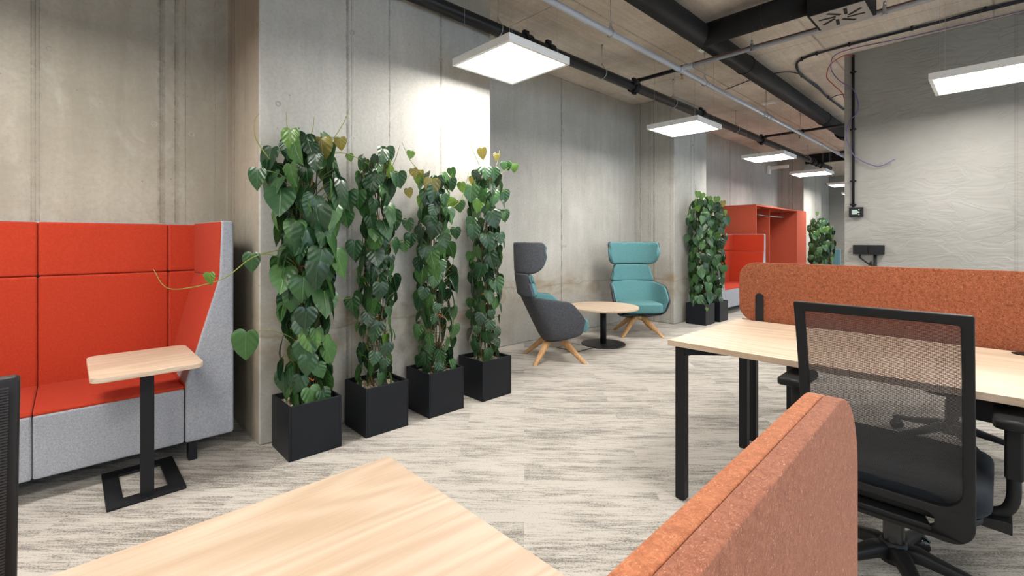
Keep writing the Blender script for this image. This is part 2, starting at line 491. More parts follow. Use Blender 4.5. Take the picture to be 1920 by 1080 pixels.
def rrect(x0, x1, y0, y1, r, n=8):
    """rounded rectangle, r = one radius or four (x0y0, x1y0, x1y1, x0y1)"""
    if not isinstance(r, (list, tuple)): r = [r] * 4
    out = []
    for (cx, cy, a0, rr) in ((x0, y0, 180, r[0]), (x1, y0, 270, r[1]), (x1, y1, 0, r[2]), (x0, y1, 90, r[3])):
        ox = cx + (rr if cx == x0 else -rr); oy = cy + (rr if cy == y0 else -rr)
        for k in range(n + 1):
            a = radians(a0 + 90 * k / n)
            out.append((ox + rr * cos(a), oy + rr * sin(a)))
    return out

def flat_shape(loops, thick, bev=0.003, res=3):
    """plate with holes, lying in XY, thickness centred on z=0"""
    cu = bpy.data.curves.new('tmp', 'CURVE'); cu.dimensions = '2D'; cu.fill_mode = 'BOTH'
    cu.extrude = thick / 2 - bev; cu.bevel_depth = bev; cu.bevel_resolution = res
    cu.offset = -bev
    for lp in loops:
        sp = cu.splines.new('POLY'); sp.points.add(len(lp) - 1); sp.use_cyclic_u = True
        for p, (x, y) in zip(sp.points, lp): p.co = (x, y, 0, 1)
    o = bpy.data.objects.new('tmp', cu); COL.objects.link(o)
    dg = bpy.context.evaluated_depsgraph_get(); dg.update()
    me = bpy.data.meshes.new_from_object(o.evaluated_get(dg))
    bpy.data.objects.remove(o); bpy.data.curves.remove(cu)
    bm = bmesh.new(); bm.from_mesh(me)
    bmesh.ops.remove_doubles(bm, verts=bm.verts, dist=1e-5)
    bmesh.ops.recalc_face_normals(bm, faces=bm.faces)
    bm.to_mesh(me); bm.free()
    return me

def xform(me, M):
    me.transform(M); me.update(); return me

def sheet(fn, nu, nv, name, mat, parent, thick=0.0, offset=-1, sub=1, bev=0, closed=False):
    verts = []; faces = []
    for j in range(nv + 1):
        for i in range(nu + (0 if closed else 1)):
            verts.append(fn(i / nu, j / nv))
    w = nu if closed else nu + 1
    for j in range(nv):
        for i in range(nu):
            a = j * w + i; b = j * w + (i + 1) % w
            faces.append((a, b, b + w, a + w))
    me = bpy.data.meshes.new(name); me.from_pydata(verts, [], faces); me.update()
    o = link(name, me, mat, parent)
    if thick:
        m = o.modifiers.new('solid', 'SOLIDIFY'); m.thickness = thick; m.offset = offset
        if bev:
            b = o.modifiers.new('bevel', 'BEVEL'); b.width = bev; b.segments = 3; b.limit_method = 'ANGLE'; b.angle_limit = radians(50)
    if sub:
        m = o.modifiers.new('sub', 'SUBSURF'); m.levels = sub; m.render_levels = sub
    return o

# ------------------------------------------------------------------ the shell of the room
H = 3.28
plan = [(-4.4, -6), (-3.74, -6), (-3.74, .81), (-3.0, .81), (-3.0, 2.605), (-3.89, 2.605), (-3.89, 6.3), (-3.24, 6.3), (-3.24, 7.36),
        (-3.89, 7.36), (-3.89, 12.93), (-3.31, 12.93), (-3.31, 14.5), (-3.89, 14.5), (-3.89, 18.0), (-4.4, 18.0)]
o = B().prism(plan, 2, 0, H).make('wall_left', CONC); bevel(o, 0.012, 2); tag(o, kind='structure')
o = B().box(-4.4, 7, -6.2, 18.3, -0.15, 0).make('floor', CARPET); tag(o, kind='structure')
o = B().box(-4.4, 7, -6.2, 18.3, H, H + 0.2).make('ceiling', CEIL); tag(o, kind='structure')
w = B(); w.prism([(-1.213, 6.285), (5.0, 6.285), (5.0, 6.5), (-1.213, 6.5)], 2, 0, H)
o = w.make('wall_front', PLASTER); bevel(o, 0.006, 2); tag(o, kind='structure')
o = B().box(-4.4, 5.2, 18.0, 18.2, 0, H).make('wall_far', PLASTER); tag(o, kind='structure')
o = B().box(-4.4, 5.2, -6.2, -6.0, 0, H).make('wall_back', CONC); tag(o, kind='structure')
# wall on the window side: sill, head and piers around the openings
w = B(); w.box(5.0, 5.2, -6, 18.0, 0, 0.35); w.box(5.0, 5.2, -6, 18.0, 3.05, H)
for y in (-6, -3.0, 0.0, 3.0, 6.2, 9.2, 12.2, 15.0, 17.6): w.box(5.0, 5.2, y, y + 0.4, 0.35, 3.05)
o = w.make('wall_right', CONC); tag(o, kind='structure')
GLASS = NT('window_glass'); GLASS.b.inputs['Transmission Weight'].default_value = 1.0
GLASS.b.inputs['Roughness'].default_value = 0.0; GLASS.b.inputs['IOR'].default_value = 1.0
GLASS.b.inputs['Base Color'].default_value = (0.95, 0.98, 0.98, 1)
for i, (y0, y1) in enumerate(((-5.6, -3.0), (-2.6, 0.0), (0.4, 3.0), (3.4, 6.2), (6.6, 9.2), (9.6, 12.2), (12.6, 15.0), (15.4, 17.6))):  # windows past the plaster wall are unseen, added to brighten the corridor
    w = B()
    for a, b, c, d in ((y0, y1, .35, .41), (y0, y1, 2.99, 3.05), (y0, y0 + .06, .41, 2.99), (y1 - .06, y1, .41, 2.99), ((y0 + y1) / 2 - .03, (y0 + y1) / 2 + .03, .41, 2.99)):
        w.box(5.06, 5.12, a, b, c, d)
    o = w.make('window_%d' % (i + 1), BLACK); tag(o, kind='structure')

# tie holes left by the formwork, plugged and ringed
def tie(x, y, z, nx=True, k=0):
    b = B()
    M = Matrix.Rotation(pi / 2, 4, 'Y') if nx else Matrix.Rotation(pi / 2, 4, 'X')
    b.lathe([(0.017, -0.004), (0.017, 0.003), (0.011, 0.004), (0.010, -0.001)], 14, (x, y, z), M=M)
    return b
T = B()
for (x, y, z) in ((-3.0, 2.095, 2.61), (-3.0, 0.915, 2.03), (-3.0, 1.377, 2.60), (-3.0, 2.05, 1.3), (-3.89, 4.62, 2.62), (-3.89, 4.62, 1.13), (-3.89, 4.66, 1.13),
                  (-3.74, 0.40, 1.95), (-3.74, 0.60, 1.92), (-3.74, -0.08, 2.3), (-3.89, 9.96, 2.1), (-3.89, 9.96, 1.95), (-3.89, 11.25, 2.05), (-3.24, 6.88, 2.65)):
    T.lathe([(0.018, -0.004), (0.018, 0.002), (0.012, 0.003), (0.008, -0.001)], 14, (x, y, z), M=Matrix.Rotation(pi / 2, 4, 'Y'))
o = T.make('trim_1', plain('pale_plug_mortar', (0.36, 0.33, 0.29), 0.8, noise=0.2)); tag(o, kind='structure')

# ------------------------------------------------------------------ hanging light panels
def panel(x0, y0, label):
    z = 2.49; S = 0.61
    t = thing('ceiling_light', label, 'light', (x0 + S / 2, y0 + S / 2, z), 0, 'square pendant light panels')
    h = S / 2
    b = B(); b.box(-h, h, -h, h, 0.014, 0.054)
    for a in ((-h, h, -h, -h + .026), (-h, h, h - .026, h), (-h, -h + .026, -h + .026, h - .026), (h - .026, h, -h + .026, h - .026)):
        b.box(a[0], a[1], a[2], a[3], 0.0, 0.0145)
    b.make('frame', WHITE, t, bev=0.0015, seg=1)
    B().box(-h + .027, h - .027, -h + .027, h - .027, 0.006, 0.0135).make('diffuser', DIFFUSER, t)
    for sx in (-1, 1):
        for sy in (-1, 1):
            B().tube([(sx * .24, sy * .24, .054), (sx * .24, sy * .24, H - z)], 0.0014, 5).lathe([(.006, .054), (.006, .075), (.002, .08)], 8, (sx * .24, sy * .24, 0)).make('suspension_wire', ZINC, t)
    return t
panel(-2.785, 2.045, 'large square hanging light panel nearest the camera, above the row of four planters')
panel(-2.84, 4.86, 'second square light panel along the wall, hanging above the round table')
panel(-2.83, 7.68, 'third square light panel, hanging before the red wardrobe recess')
panel(-2.86, 10.2, 'fourth square light panel, above the far end of the red wardrobe')
panel(-2.82, 12.85, 'fifth square light panel, partly cut off by the plaster wall edge')
panel(-3.08, 15.6, 'farthest and smallest square light panel by the plaster wall edge')
panel(-0.405, 4.99, 'square light panel at the right edge in front of the plaster wall')
for (x, y, s) in ((-2.785, -0.77, 'above the high-back sofa'), (-0.405, 1.75, 'over the oak desks'), (-0.405, -1.3, 'right behind the camera'), (2.0, 2.2, 'over the desks towards the windows'), (2.0, -0.6, 'behind the camera towards the windows'), (2.0, 5.0, 'by the plaster wall near the windows'), (-2.785, -3.6, 'at the back by the concrete wall'), (-0.405, -3.4, 'at the back of the room'),
                  (-0.3, 7.9, 'added behind the plaster wall to brighten the corridor, the nearest'), (-0.3, 10.4, 'added behind the plaster wall to brighten the corridor, the middle one'), (-0.3, 13.0, 'added behind the plaster wall to brighten the corridor, the farthest one')):  # last three panels are added, unseen, to brighten the corridor
    panel(x, y, 'hanging light panel out of view ' + s)

# ------------------------------------------------------------------ pipes, ducts, cables under the ceiling
def rod(x, y, z, r, label='pipe_hanger', parent=None, loop=True, mat=ZINC):
    b = B()
    b.tube([(x, y, H), (x, y, z + r + 0.05)], 0.004, 6)
    b.lathe([(.012, H - .03), (.012, H - .001)], 8, (x, y, 0))
    if loop:
        pts = [(x + (r + .006) * cos(a), y, z + (r + .006) * sin(a)) for a in [radians(120 + 300 * k / 20) for k in range(21)]]
        b.tube([(x, y, z + r + .05)] + pts + [(x, y, z + r + .05)], 0.004, 5)
        b.lathe([(.01, z + r + .03), (.01, z + r + .055)], 8, (x, y, 0))
    return b.make(label, mat, parent, smooth=True)
PX, PZ, PR = -2.92, 2.975, 0.052
t = thing('sprinkler_pipe', 'thick black pipe running along the concrete wall under the ceiling', 'pipe', (0, 0, 0))
B().tube([(PX, -5.99, PZ), (PX, 13.6, PZ)], PR, 24).make('pipe', PIPEBLK, t, smooth=True)
for y in (1.2, 2.62, 4.1, 5.65, 7.7, 11.7): rod(PX, y, PZ, PR, parent=t)
for y in (2.95, 4.72, 3.25, 6.45, 8.85, 12.05, 12.4, 12.75):      # grooved couplings
    b = B()
    big = y in (4.72, 8.85)
    b.tube([(PX, y - .04, PZ), (PX, y + .04, PZ)], PR + 0.018, 20)
    b.box(PX - .015, PX + .015, y - .03, y + .03, PZ + PR, PZ + PR + .045)
    b.box(PX - .015, PX + .015, y - .03, y + .03, PZ - PR - .035, PZ - PR)
    smooth_by_angle(b.make('coupling', BLACK, t))
# tee with the first branch line (two of them)
for (yb, lab, x1) in ((4.64, 'near black branch pipe crossing the ceiling to the right with a sprinkler head', 4.9), (8.75, 'far black branch pipe crossing the ceiling behind the round duct', -1.22)):
    tb = thing('branch_pipe', lab, 'pipe', (0, 0, 0))
    zb = 3.003
    b = B(); b.tube([(PX + PR + .004, yb, PZ + .01), (PX + .12, yb, zb)], 0.026, 14); b.tube([(PX + .12, yb, zb), (x1, yb, zb)], 0.021, 14)
    b.make('pipe', PIPEBLK, tb, smooth=True)
    b = B(); b.tube([(PX + .56, yb, zb), (PX + .68, yb, zb)], 0.031, 14); b.tube([(PX + .62, yb, zb), (PX + .62, yb, zb - .06)], 0.022, 12)
    smooth_by_angle(b.make('tee', BLACK, tb))
    b = B(); b.lathe([(.013, -.06), (.013, -.075), (.006, -.08), (.006, -.11), (.016, -.112), (.016, -.116)], 10, (PX + .62, yb, zb))
    b.make('sprinkler_head', BRASS, tb)
# grey pipe
GX, GZ = -2.265, 2.948
t = thing('grey_plastic_pipe', 'pale grey plastic pipe running lengthwise under the ceiling', 'pipe')
B().tube([(GX, -5.99, GZ), (GX, 13.4, GZ)], 0.026, 18).make('pipe', PIPEGREY, t, smooth=True)
for y in (1.6, 3.3, 5.1, 7.05, 8.65, 12.1): rod(GX, y, GZ, 0.028, parent=t)
for y in (4.53, 6.95, 9.9, 11.2, 7.2):
    b = B(); b.tube([(GX, y - .03, GZ), (GX, y + .03, GZ)], 0.034, 18); smooth_by_angle(b.make('socket_joint', PIPEGREY, t))
b = B(); b.tube([(GX, 11.3, GZ), (-1.22, 11.3, GZ)], 0.02, 12); b.make('side_pipe', PIPEGREY, t, smooth=True)
# tray / heat-traced conduit going right from the grey pipe
CY, CZ = 4.545, 2.965
t = thing('traced_conduit', 'grey conduit with red-brown heating tape crossing under the duct to the right', 'conduit')
b = B(); b.tube([(GX + .03, CY, CZ), (4.9, CY, CZ)], 0.018, 14); b.make('conduit', PIPEGREY, t, smooth=True)
b = B(); b.box(GX + .12, 4.9, CY - .012, CY + .020, CZ + .006, CZ + .026); b.make('heating_tape', HEAT, t)
b = B(); b.tube([(GX + .028, CY, CZ), (GX + .13, CY, CZ)], 0.027, 14); smooth_by_angle(b.make('socket_joint', PIPEGREY, t))
for x in (-1.58, -0.62, 0.6): 
    rod(x, CY, CZ, 0.022, parent=t)
    b = B(); b.box(x - .012, x + .012, CY - .02, CY + .02, CZ - .03, CZ + .04); b.make('clamp', ZINC, t, bev=.004)
# round insulated duct and its branch with the swirl diffuser
DX, DZ, DR = -1.935, 3.125, 0.098
t = thing('round_duct', 'round black insulated air duct running lengthwise under the ceiling', 'duct')
B().tube([(DX, -5.99, DZ), (DX, 9.95, DZ)], DR, 36).make('duct', DUCTBLK, t, smooth=True)
B().tube([(DX, 9.9, DZ), (DX, 10.15, DZ)], DR + .03, 32).make('end_collar', DUCTBLK, t, smooth=False)
B().tube([(DX, 10.1, DZ - .02), (DX, 12.9, DZ - .02)], DR - .03, 28).make('reduced_duct', PIPEBLK, t, smooth=True)
for y in (5.35, 8.6, 1.4):
    pts = [(DX + (DR + .003) * cos(a), y, DZ + (DR + .003) * sin(a)) for a in [radians(360 * k / 40) for k in range(41)]]
    b = B(); b.tube(pts, 0.005, 6, cap=False); b.tube([(DX, y, DZ + DR), (DX, y, H)], 0.004, 6)
    b.make('hanger_band', BLACK, t, smooth=True)
for y in (0.6, 2.9, 6.6, 7.6):
    B().tube([(DX, y - .004, DZ), (DX, y + .004, DZ)], DR + .0015, 36).make('tape_seam', PIPEBLK, t, smooth=True)
BY = 4.31
t2 = thing('branch_duct', 'short black insulated duct teeing off to a square air outlet at the top right', 'duct')
B().tube([(DX + .02, BY, DZ), (-1.03, BY, DZ)], DR * 1.02, 36).make('duct', DUCTBLK, t2, smooth=True)
for x in (-1.4,):
    B().tube([(x - .003, BY, DZ), (x + .003, BY, DZ)], DR * 1.02 + .0015, 36).make('tape_seam', PIPEBLK, t2, smooth=True)
b = B(); b.tube([(-1.66, BY, DZ + DR), (-1.66, BY, H)], 0.004, 6); b.lathe([(.011, H - .04), (.011, H - .001)], 8, (-1.66, BY, 0)); b.make('hanger_rod', ZINC, t2)
x0, x1, y0, y1, zb = -1.045, -0.665, 4.165, 4.515, 2.945
o = B().box(x0, x1, y0, y1, zb, H - .003).make('plenum_box', DUCTBLK, t2, bev=.004)
o = B().box(x0 + .02, x1 - .02, y0 + .01, y1 - .012, zb - .004, zb + .001).make('diffuser_plate', GRILLE, t2)
b = B(); cx, cy = (x0 + x1) / 2, (y0 + y1) / 2
for k in range(8):
    M = Matrix.Translation((cx, cy, 0)) @ Matrix.Rotation(radians(45 * k + 8), 4, 'Z')
    b.box(0.035, 0.145, 0.018, 0.040, zb - .0065, zb - .002, M=M)
b.make('swirl_slots', DARKSLOT, o)  # slots drawn as thin near-black blocks under the plate
# black elbow duct far down the corridor
b = B(); b.tube([(-1.25, 14.2, 3.0), (-1.9, 14.2, 3.0), (-2.1, 14.2, 2.93), (-2.19, 14.2, 2.8), (-2.22, 14.2, 2.3)], 0.2, 28)
o = b.make('elbow_duct', DUCTBLK, smooth=True)
b = B()
for x in (-1.35, -1.75): b.tube([(x, 14.2, 3.15), (x, 14.2, H)], .006, 6)
b.make('hanger_rod', ZINC, o)
tag(o, 'black duct elbow turning down far along the corridor ceiling', 'duct')
b = B(); b.box(-3.30, -1.22, 13.0, 13.12, 3.06, 3.275); o = b.make('cross_duct', BLACK, bev=.005); tag(o, 'flat black cross duct under the far corridor ceiling', 'duct')

def catmull(pts, n=6):
    P = [Vector(p) for p in pts]; P = [P[0] * 2 - P[1]] + P + [P[-1] * 2 - P[-2]]
    out = []
    for i in range(1, len(P) - 2):
        for k in range(n):
            u = k / n
            out.append(0.5 * ((2 * P[i]) + (-P[i - 1] + P[i + 1]) * u + (2 * P[i - 1] - 5 * P[i] + 4 * P[i + 1] - P[i + 2]) * u * u + (-P[i - 1] + 3 * P[i] - 3 * P[i + 1] + P[i + 2]) * u ** 3))
    out.append(P[-2])
    return out
zc = H - 0.018
run1 = [(-1.71, 8.8), (-1.715, 7.9), (-1.70, 7.2), (-1.72, 6.62), (-1.66, 6.2), (-1.56, 6.02), (-1.4, 5.955), (-1.1, 5.93), (-0.6, 5.92), (-0.1, 5.90), (0.5, 5.93), (1.4, 5.95), (3.0, 5.9)]
t = thing('cable_bundle', 'bundle of black and blue cables clipped along the ceiling by the plaster wall', 'cable')
random.seed(3)
for k in range(6):
    ph = random.random() * 6
    pts = [(x + 0.012 * sin(ph + i * 2.1), y + 0.012 * cos(ph * 1.7 + i * 1.7), zc - 0.006 * (k % 3) + .004 * sin(ph + i)) for i, (x, y) in enumerate(run1)]
    B().tube(catmull(pts, 6), 0.0055 + 0.001 * (k % 2), 7).make('cable', CABBLK, t, smooth=True)
B().tube(catmull([(-1.70, 6.6, zc), (-1.82, 6.35, zc), (-2.1, 6.3, zc), (-2.6, 6.5, zc)], 5), .006, 7).make('cable', CABBLK, t, smooth=True)
B().tube(catmull([(-1.70, 8.0, zc), (-1.6, 7.9, zc), (-1.4, 7.95, zc), (-1.2, 7.9, zc)], 5), .006, 7).make('cable', CABBLK, t, smooth=True)
for (x, y) in ((-1.72, 6.62), (-1.56, 6.02), (-1.1, 5.93), (-0.6, 5.92), (-0.1, 5.9), (-1.715, 7.9), (-1.4, 5.955)):
    B().box(x - .009, x + .009, y - .014, y + .014, zc - .022, H - .001).make('cable_clip', BLACK, t)
purp = [(0.3, 6.20, 3.262), (-0.061, 6.185, 3.262), (-0.66, 6.15, 3.262), (-1.209, 6.11, 3.262), (-1.31, 6.15, 3.15), (-1.27, 6.2, 3.02), (-1.19, 6.25, 2.93), (-1.127, 6.262, 2.868), (-1.079, 6.25, 2.699), (-1.098, 6.255, 2.598),
        (-1.166, 6.255, 2.511), (-1.19, 6.255, 2.366), (-1.161, 6.255, 2.244), (-1.113, 6.255, 2.131), (-1.009, 6.25, 2.043), (-0.894, 6.24, 1.995), (-0.762, 6.22, 2.047)]
o = B().tube(catmull(purp, 8), .005, 8).make('purple_cable', PURPLE, smooth=True); tag(o, 'thin purple cable looping off the ceiling down the plaster wall, end loose', 'cable')
redc = [(-1.125, 6.262, 3.235), (-1.2, 6.20, 3.245), (-1.32, 6.17, 3.17), (-1.36, 6.2, 3.05), (-1.30, 6.2, 2.95), (-1.235, 6.3, 2.86), (-1.25, 6.5, 2.8)]
o = B().tube(catmull(redc, 8), .0045, 8).make('red_cable', REDCAB, smooth=True); tag(o, 'thin red cable looping round the top corner of the plaster wall', 'cable')
# small white plates on the ceiling
for (x, y, lab) in ((-2.17, 4.95, 'small white plate on the ceiling left of the round duct, the near one'), (-2.4, 7.6, 'small white plate on the ceiling left of the round duct, the far one')):
    o = B().box(x - .09, x + .09, y - .05, y + .05, H - .03, H - .0005).make('ceiling_box', WHITE, bev=.003); tag(o, lab, 'ceiling box', 'white ceiling boxes')
# white bracket light on the wall recess
t = thing('emergency_light', 'white bracket emergency light on the concrete wall above the red wardrobe', 'emergency light', (-3.885, 12.2, 2.86))
B().box(0, .05, -.09, .09, -.07, .13).make('wall_bracket', WHITE, t, bev=.004)
B().box(.05, .45, -.03, .03, .04, .11).make('lamp_body', WHITE, t, bev=.004)

# ------------------------------------------------------------------ things on the plaster wall
YW = 6.283
t = thing('wall_conduit', 'thin black vertical conduit on the left side of the plaster wall', 'conduit', (-1.129, YW, 0))
B().tube([(0, -.012, 3.25), (0, -.012, 1.575)], .0135, 12).make('tube', BLACK, t, smooth=True)
for z in (3.06, 2.43, 1.86, 1.60): B().box(-.028, .028, -.03, 0, z - .008, z + .008).make('conduit_clip', BLACK, t, bev=.003)
t = thing('thermostat', 'small black thermostat with lit display at the foot of the conduit', 'thermostat', (-1.1, YW, 1.515))
B().box(-.062, .062, -.045, 0, -.052, .052).make('housing', PLBLACK, t, bev=.004)
B().box(-.036, .014, -.047, -.0445, -.024, .026).make('display', LCD, t)
b = B()
for z in (.026, -.002, -.026): b.box(.022, .034, -.047, -.0445, z - .006, z + .006)
b.make('buttons', ZINC, t)
B().box(.014, .024, -.0475, -.0445, -.006, .006).make('indicator', LED, t)
t = thing('socket_box', 'black double power socket box on the plaster wall above the felt screen', 'socket', (-0.99, YW, 1.105))
for k, x in enumerate((-.135, .002)):
    o = B().box(x, x + .133, -.055, 0, -.05, .052).make('socket_housing', PLBLACK, t, bev=.004)
    B().box(x + .02, x + .113, -.058, -.0545, -.035, .037).make('socket_lid', BLACK, o, bev=.002)
t = thing('socket_cable', 'black cable and conduit drop below the socket box on the plaster wall', 'cable', (0, 0, 0))
B().tube([(-.935, 6.268, 1.052), (-.935, 6.268, .03)], .014, 10).make('tube', BLACK, t, smooth=True)
B().tube(catmull([(-1.065, 6.262, 1.052), (-1.065, 6.262, 1.02), (-1.03, 6.262, .985), (-.985, 6.262, .945), (-.965, 6.262, .9), (-.965, 6.262, .03)], 6), .009, 9).make('flexible_cable', PLBLACK, t, smooth=True)

# ------------------------------------------------------------------ high-back sofas
def sofa(label, loc, y0, y1, seams):
    """back at x=0 facing +x, from y0 to y1"""
    t = thing('high_back_sofa', label, 'sofa', loc, 0, 'red and grey high-back sofas')
    W = 0.235; D = 0.68; ZT = 1.315
    yi0, yi1 = y0 + W, y1 - W
    cuts = [yi0] + [s for s in seams if yi0 + .05 < s < yi1 - .05] + [yi1]
    for a, c in zip(cuts, cuts[1:]):
        B().box(.06, D, a + .0008, c - .0008, .108, .402).make('seat_base', F_GREY, t, bev=.012, seg=3)
        B().box(.10, D - .004, a + .0008, c - .0008, .398, .418).make('seat_cushion', F_RED, t, bev=.009, seg=3)
    B().box(0, .034, y0 + .03, y1 - .03, .108, ZT).make('back_shell', F_GREY, t, bev=.008, seg=3)
    bc = [y0 + .085] + [s for s in cuts] + [y1 - .085]
    bc = sorted(set(bc))
    for a, c in zip(bc, bc[1:]):
        B().box(.030, .115, a + .0005, c - .0005, 1.013, ZT - .006).make('back_cushion', F_RED, t, bev=.012, seg=3)
        B().box(.030, .118, a + .0005, c - .0005, .405, 1.011).make('back_cushion', F_RED, t, bev=.012, seg=3)
    for sgn, yo in ((1, y1), (-1, y0)):
        Y = lambda d: yo - sgn * d                       # distance inwards from the outer face
        b = B()
        rows = [(.105, .232, .232), (.43, .232, .232), (1.0, .072, .088), (ZT + .005, .061, .088)]   # z, inner at front, inner at rear
        vs = []
        for z, fr, re in rows:
            vs.append([b.bm.verts.new((D + .004, Y(fr), z)), b.bm.verts.new((D + .004, Y(0), z)), b.bm.verts.new((0, Y(0), z)), b.bm.verts.new((0, Y(re), z))])
        for p, q in zip(vs, vs[1:]):
            for k in range(4): b.bm.faces.new((p[k], p[(k + 1) % 4], q[(k + 1) % 4], q[k]))
        b.bm.faces.new(vs[0]); b.bm.faces.new(vs[-1])
        o = b.make('wing', F_GREY, t, bev=.014, seg=4)
        b = B()
        def slab(z0, f0, r0, z1, f1, r1, th=.010):
            x0, x1 = .10, D - .004
            b.hexa([(x0, Y(r0 - .004), z0), (x0, Y(r1 - .004), z1), (x0, Y(r0 + th), z0), (x0, Y(r1 + th), z1),
                    (x1, Y(f0 - .004), z0), (x1, Y(f1 - .004), z1), (x1, Y(f0 + th * .6), z0), (x1, Y(f1 + th * .6), z1)])
        slab(.40, .232, .232, .998, .073, .089)
        b.make('wing_cushion', F_RED, t, bev=.006, seg=3)
        b = B(); slab(1.002, .072, .088, ZT, .062, .088)
        b.make('wing_cushion', F_RED, t, bev=.006, seg=3)
        for xl in (.09, .62):
            o = B().box(xl - .012, xl + .05, Y(.215) if sgn > 0 else Y(.175), Y(.175) if sgn > 0 else Y(.215), 0, .112).make('leg', BLACK, t, bev=.003)
    return t
S1 = sofa('high-back sofa in orange-red and light grey at the left edge, behind the small table', (-3.735, 0, 0), -1.41, .692, [-.12, .455])
S2 = sofa('far red and grey high-back sofa between the climbing plants and the red wardrobe', (-3.735, 8.79, 0), -1.41, .692, [-.12, .455])

# ------------------------------------------------------------------ small laptop table
t = thing('laptop_table', 'small oak-topped side table on a black column before the red sofa', 'side table', (-2.94, .27, 0))
me = flat_shape([rrect(-.265, .265, -.205, .205, .045, 8)], .024, .003)
o = link('tabletop', xform(me, Matrix.Translation((.04, .0, .612))), OAK_Y, t); smooth_by_angle(o, 30)
B().box(.148, .172, -.026, .026, .01, .60).make('column', BLACK, t, bev=.002)
me = flat_shape([rrect(-.235, .205, -.148, .148, .006, 3), rrect(-.165, .125, -.085, .085, .004, 3)[::-1]], .012, .001)
o = link('base_plate', xform(me, Matrix.Translation((0, 0, .0065))), BLACK, t)
smooth_by_angle(o, 30)
B().box(-.06, .19, -.03, .03, .589, .6005).make('support_plate', BLACK, t, bev=.002)

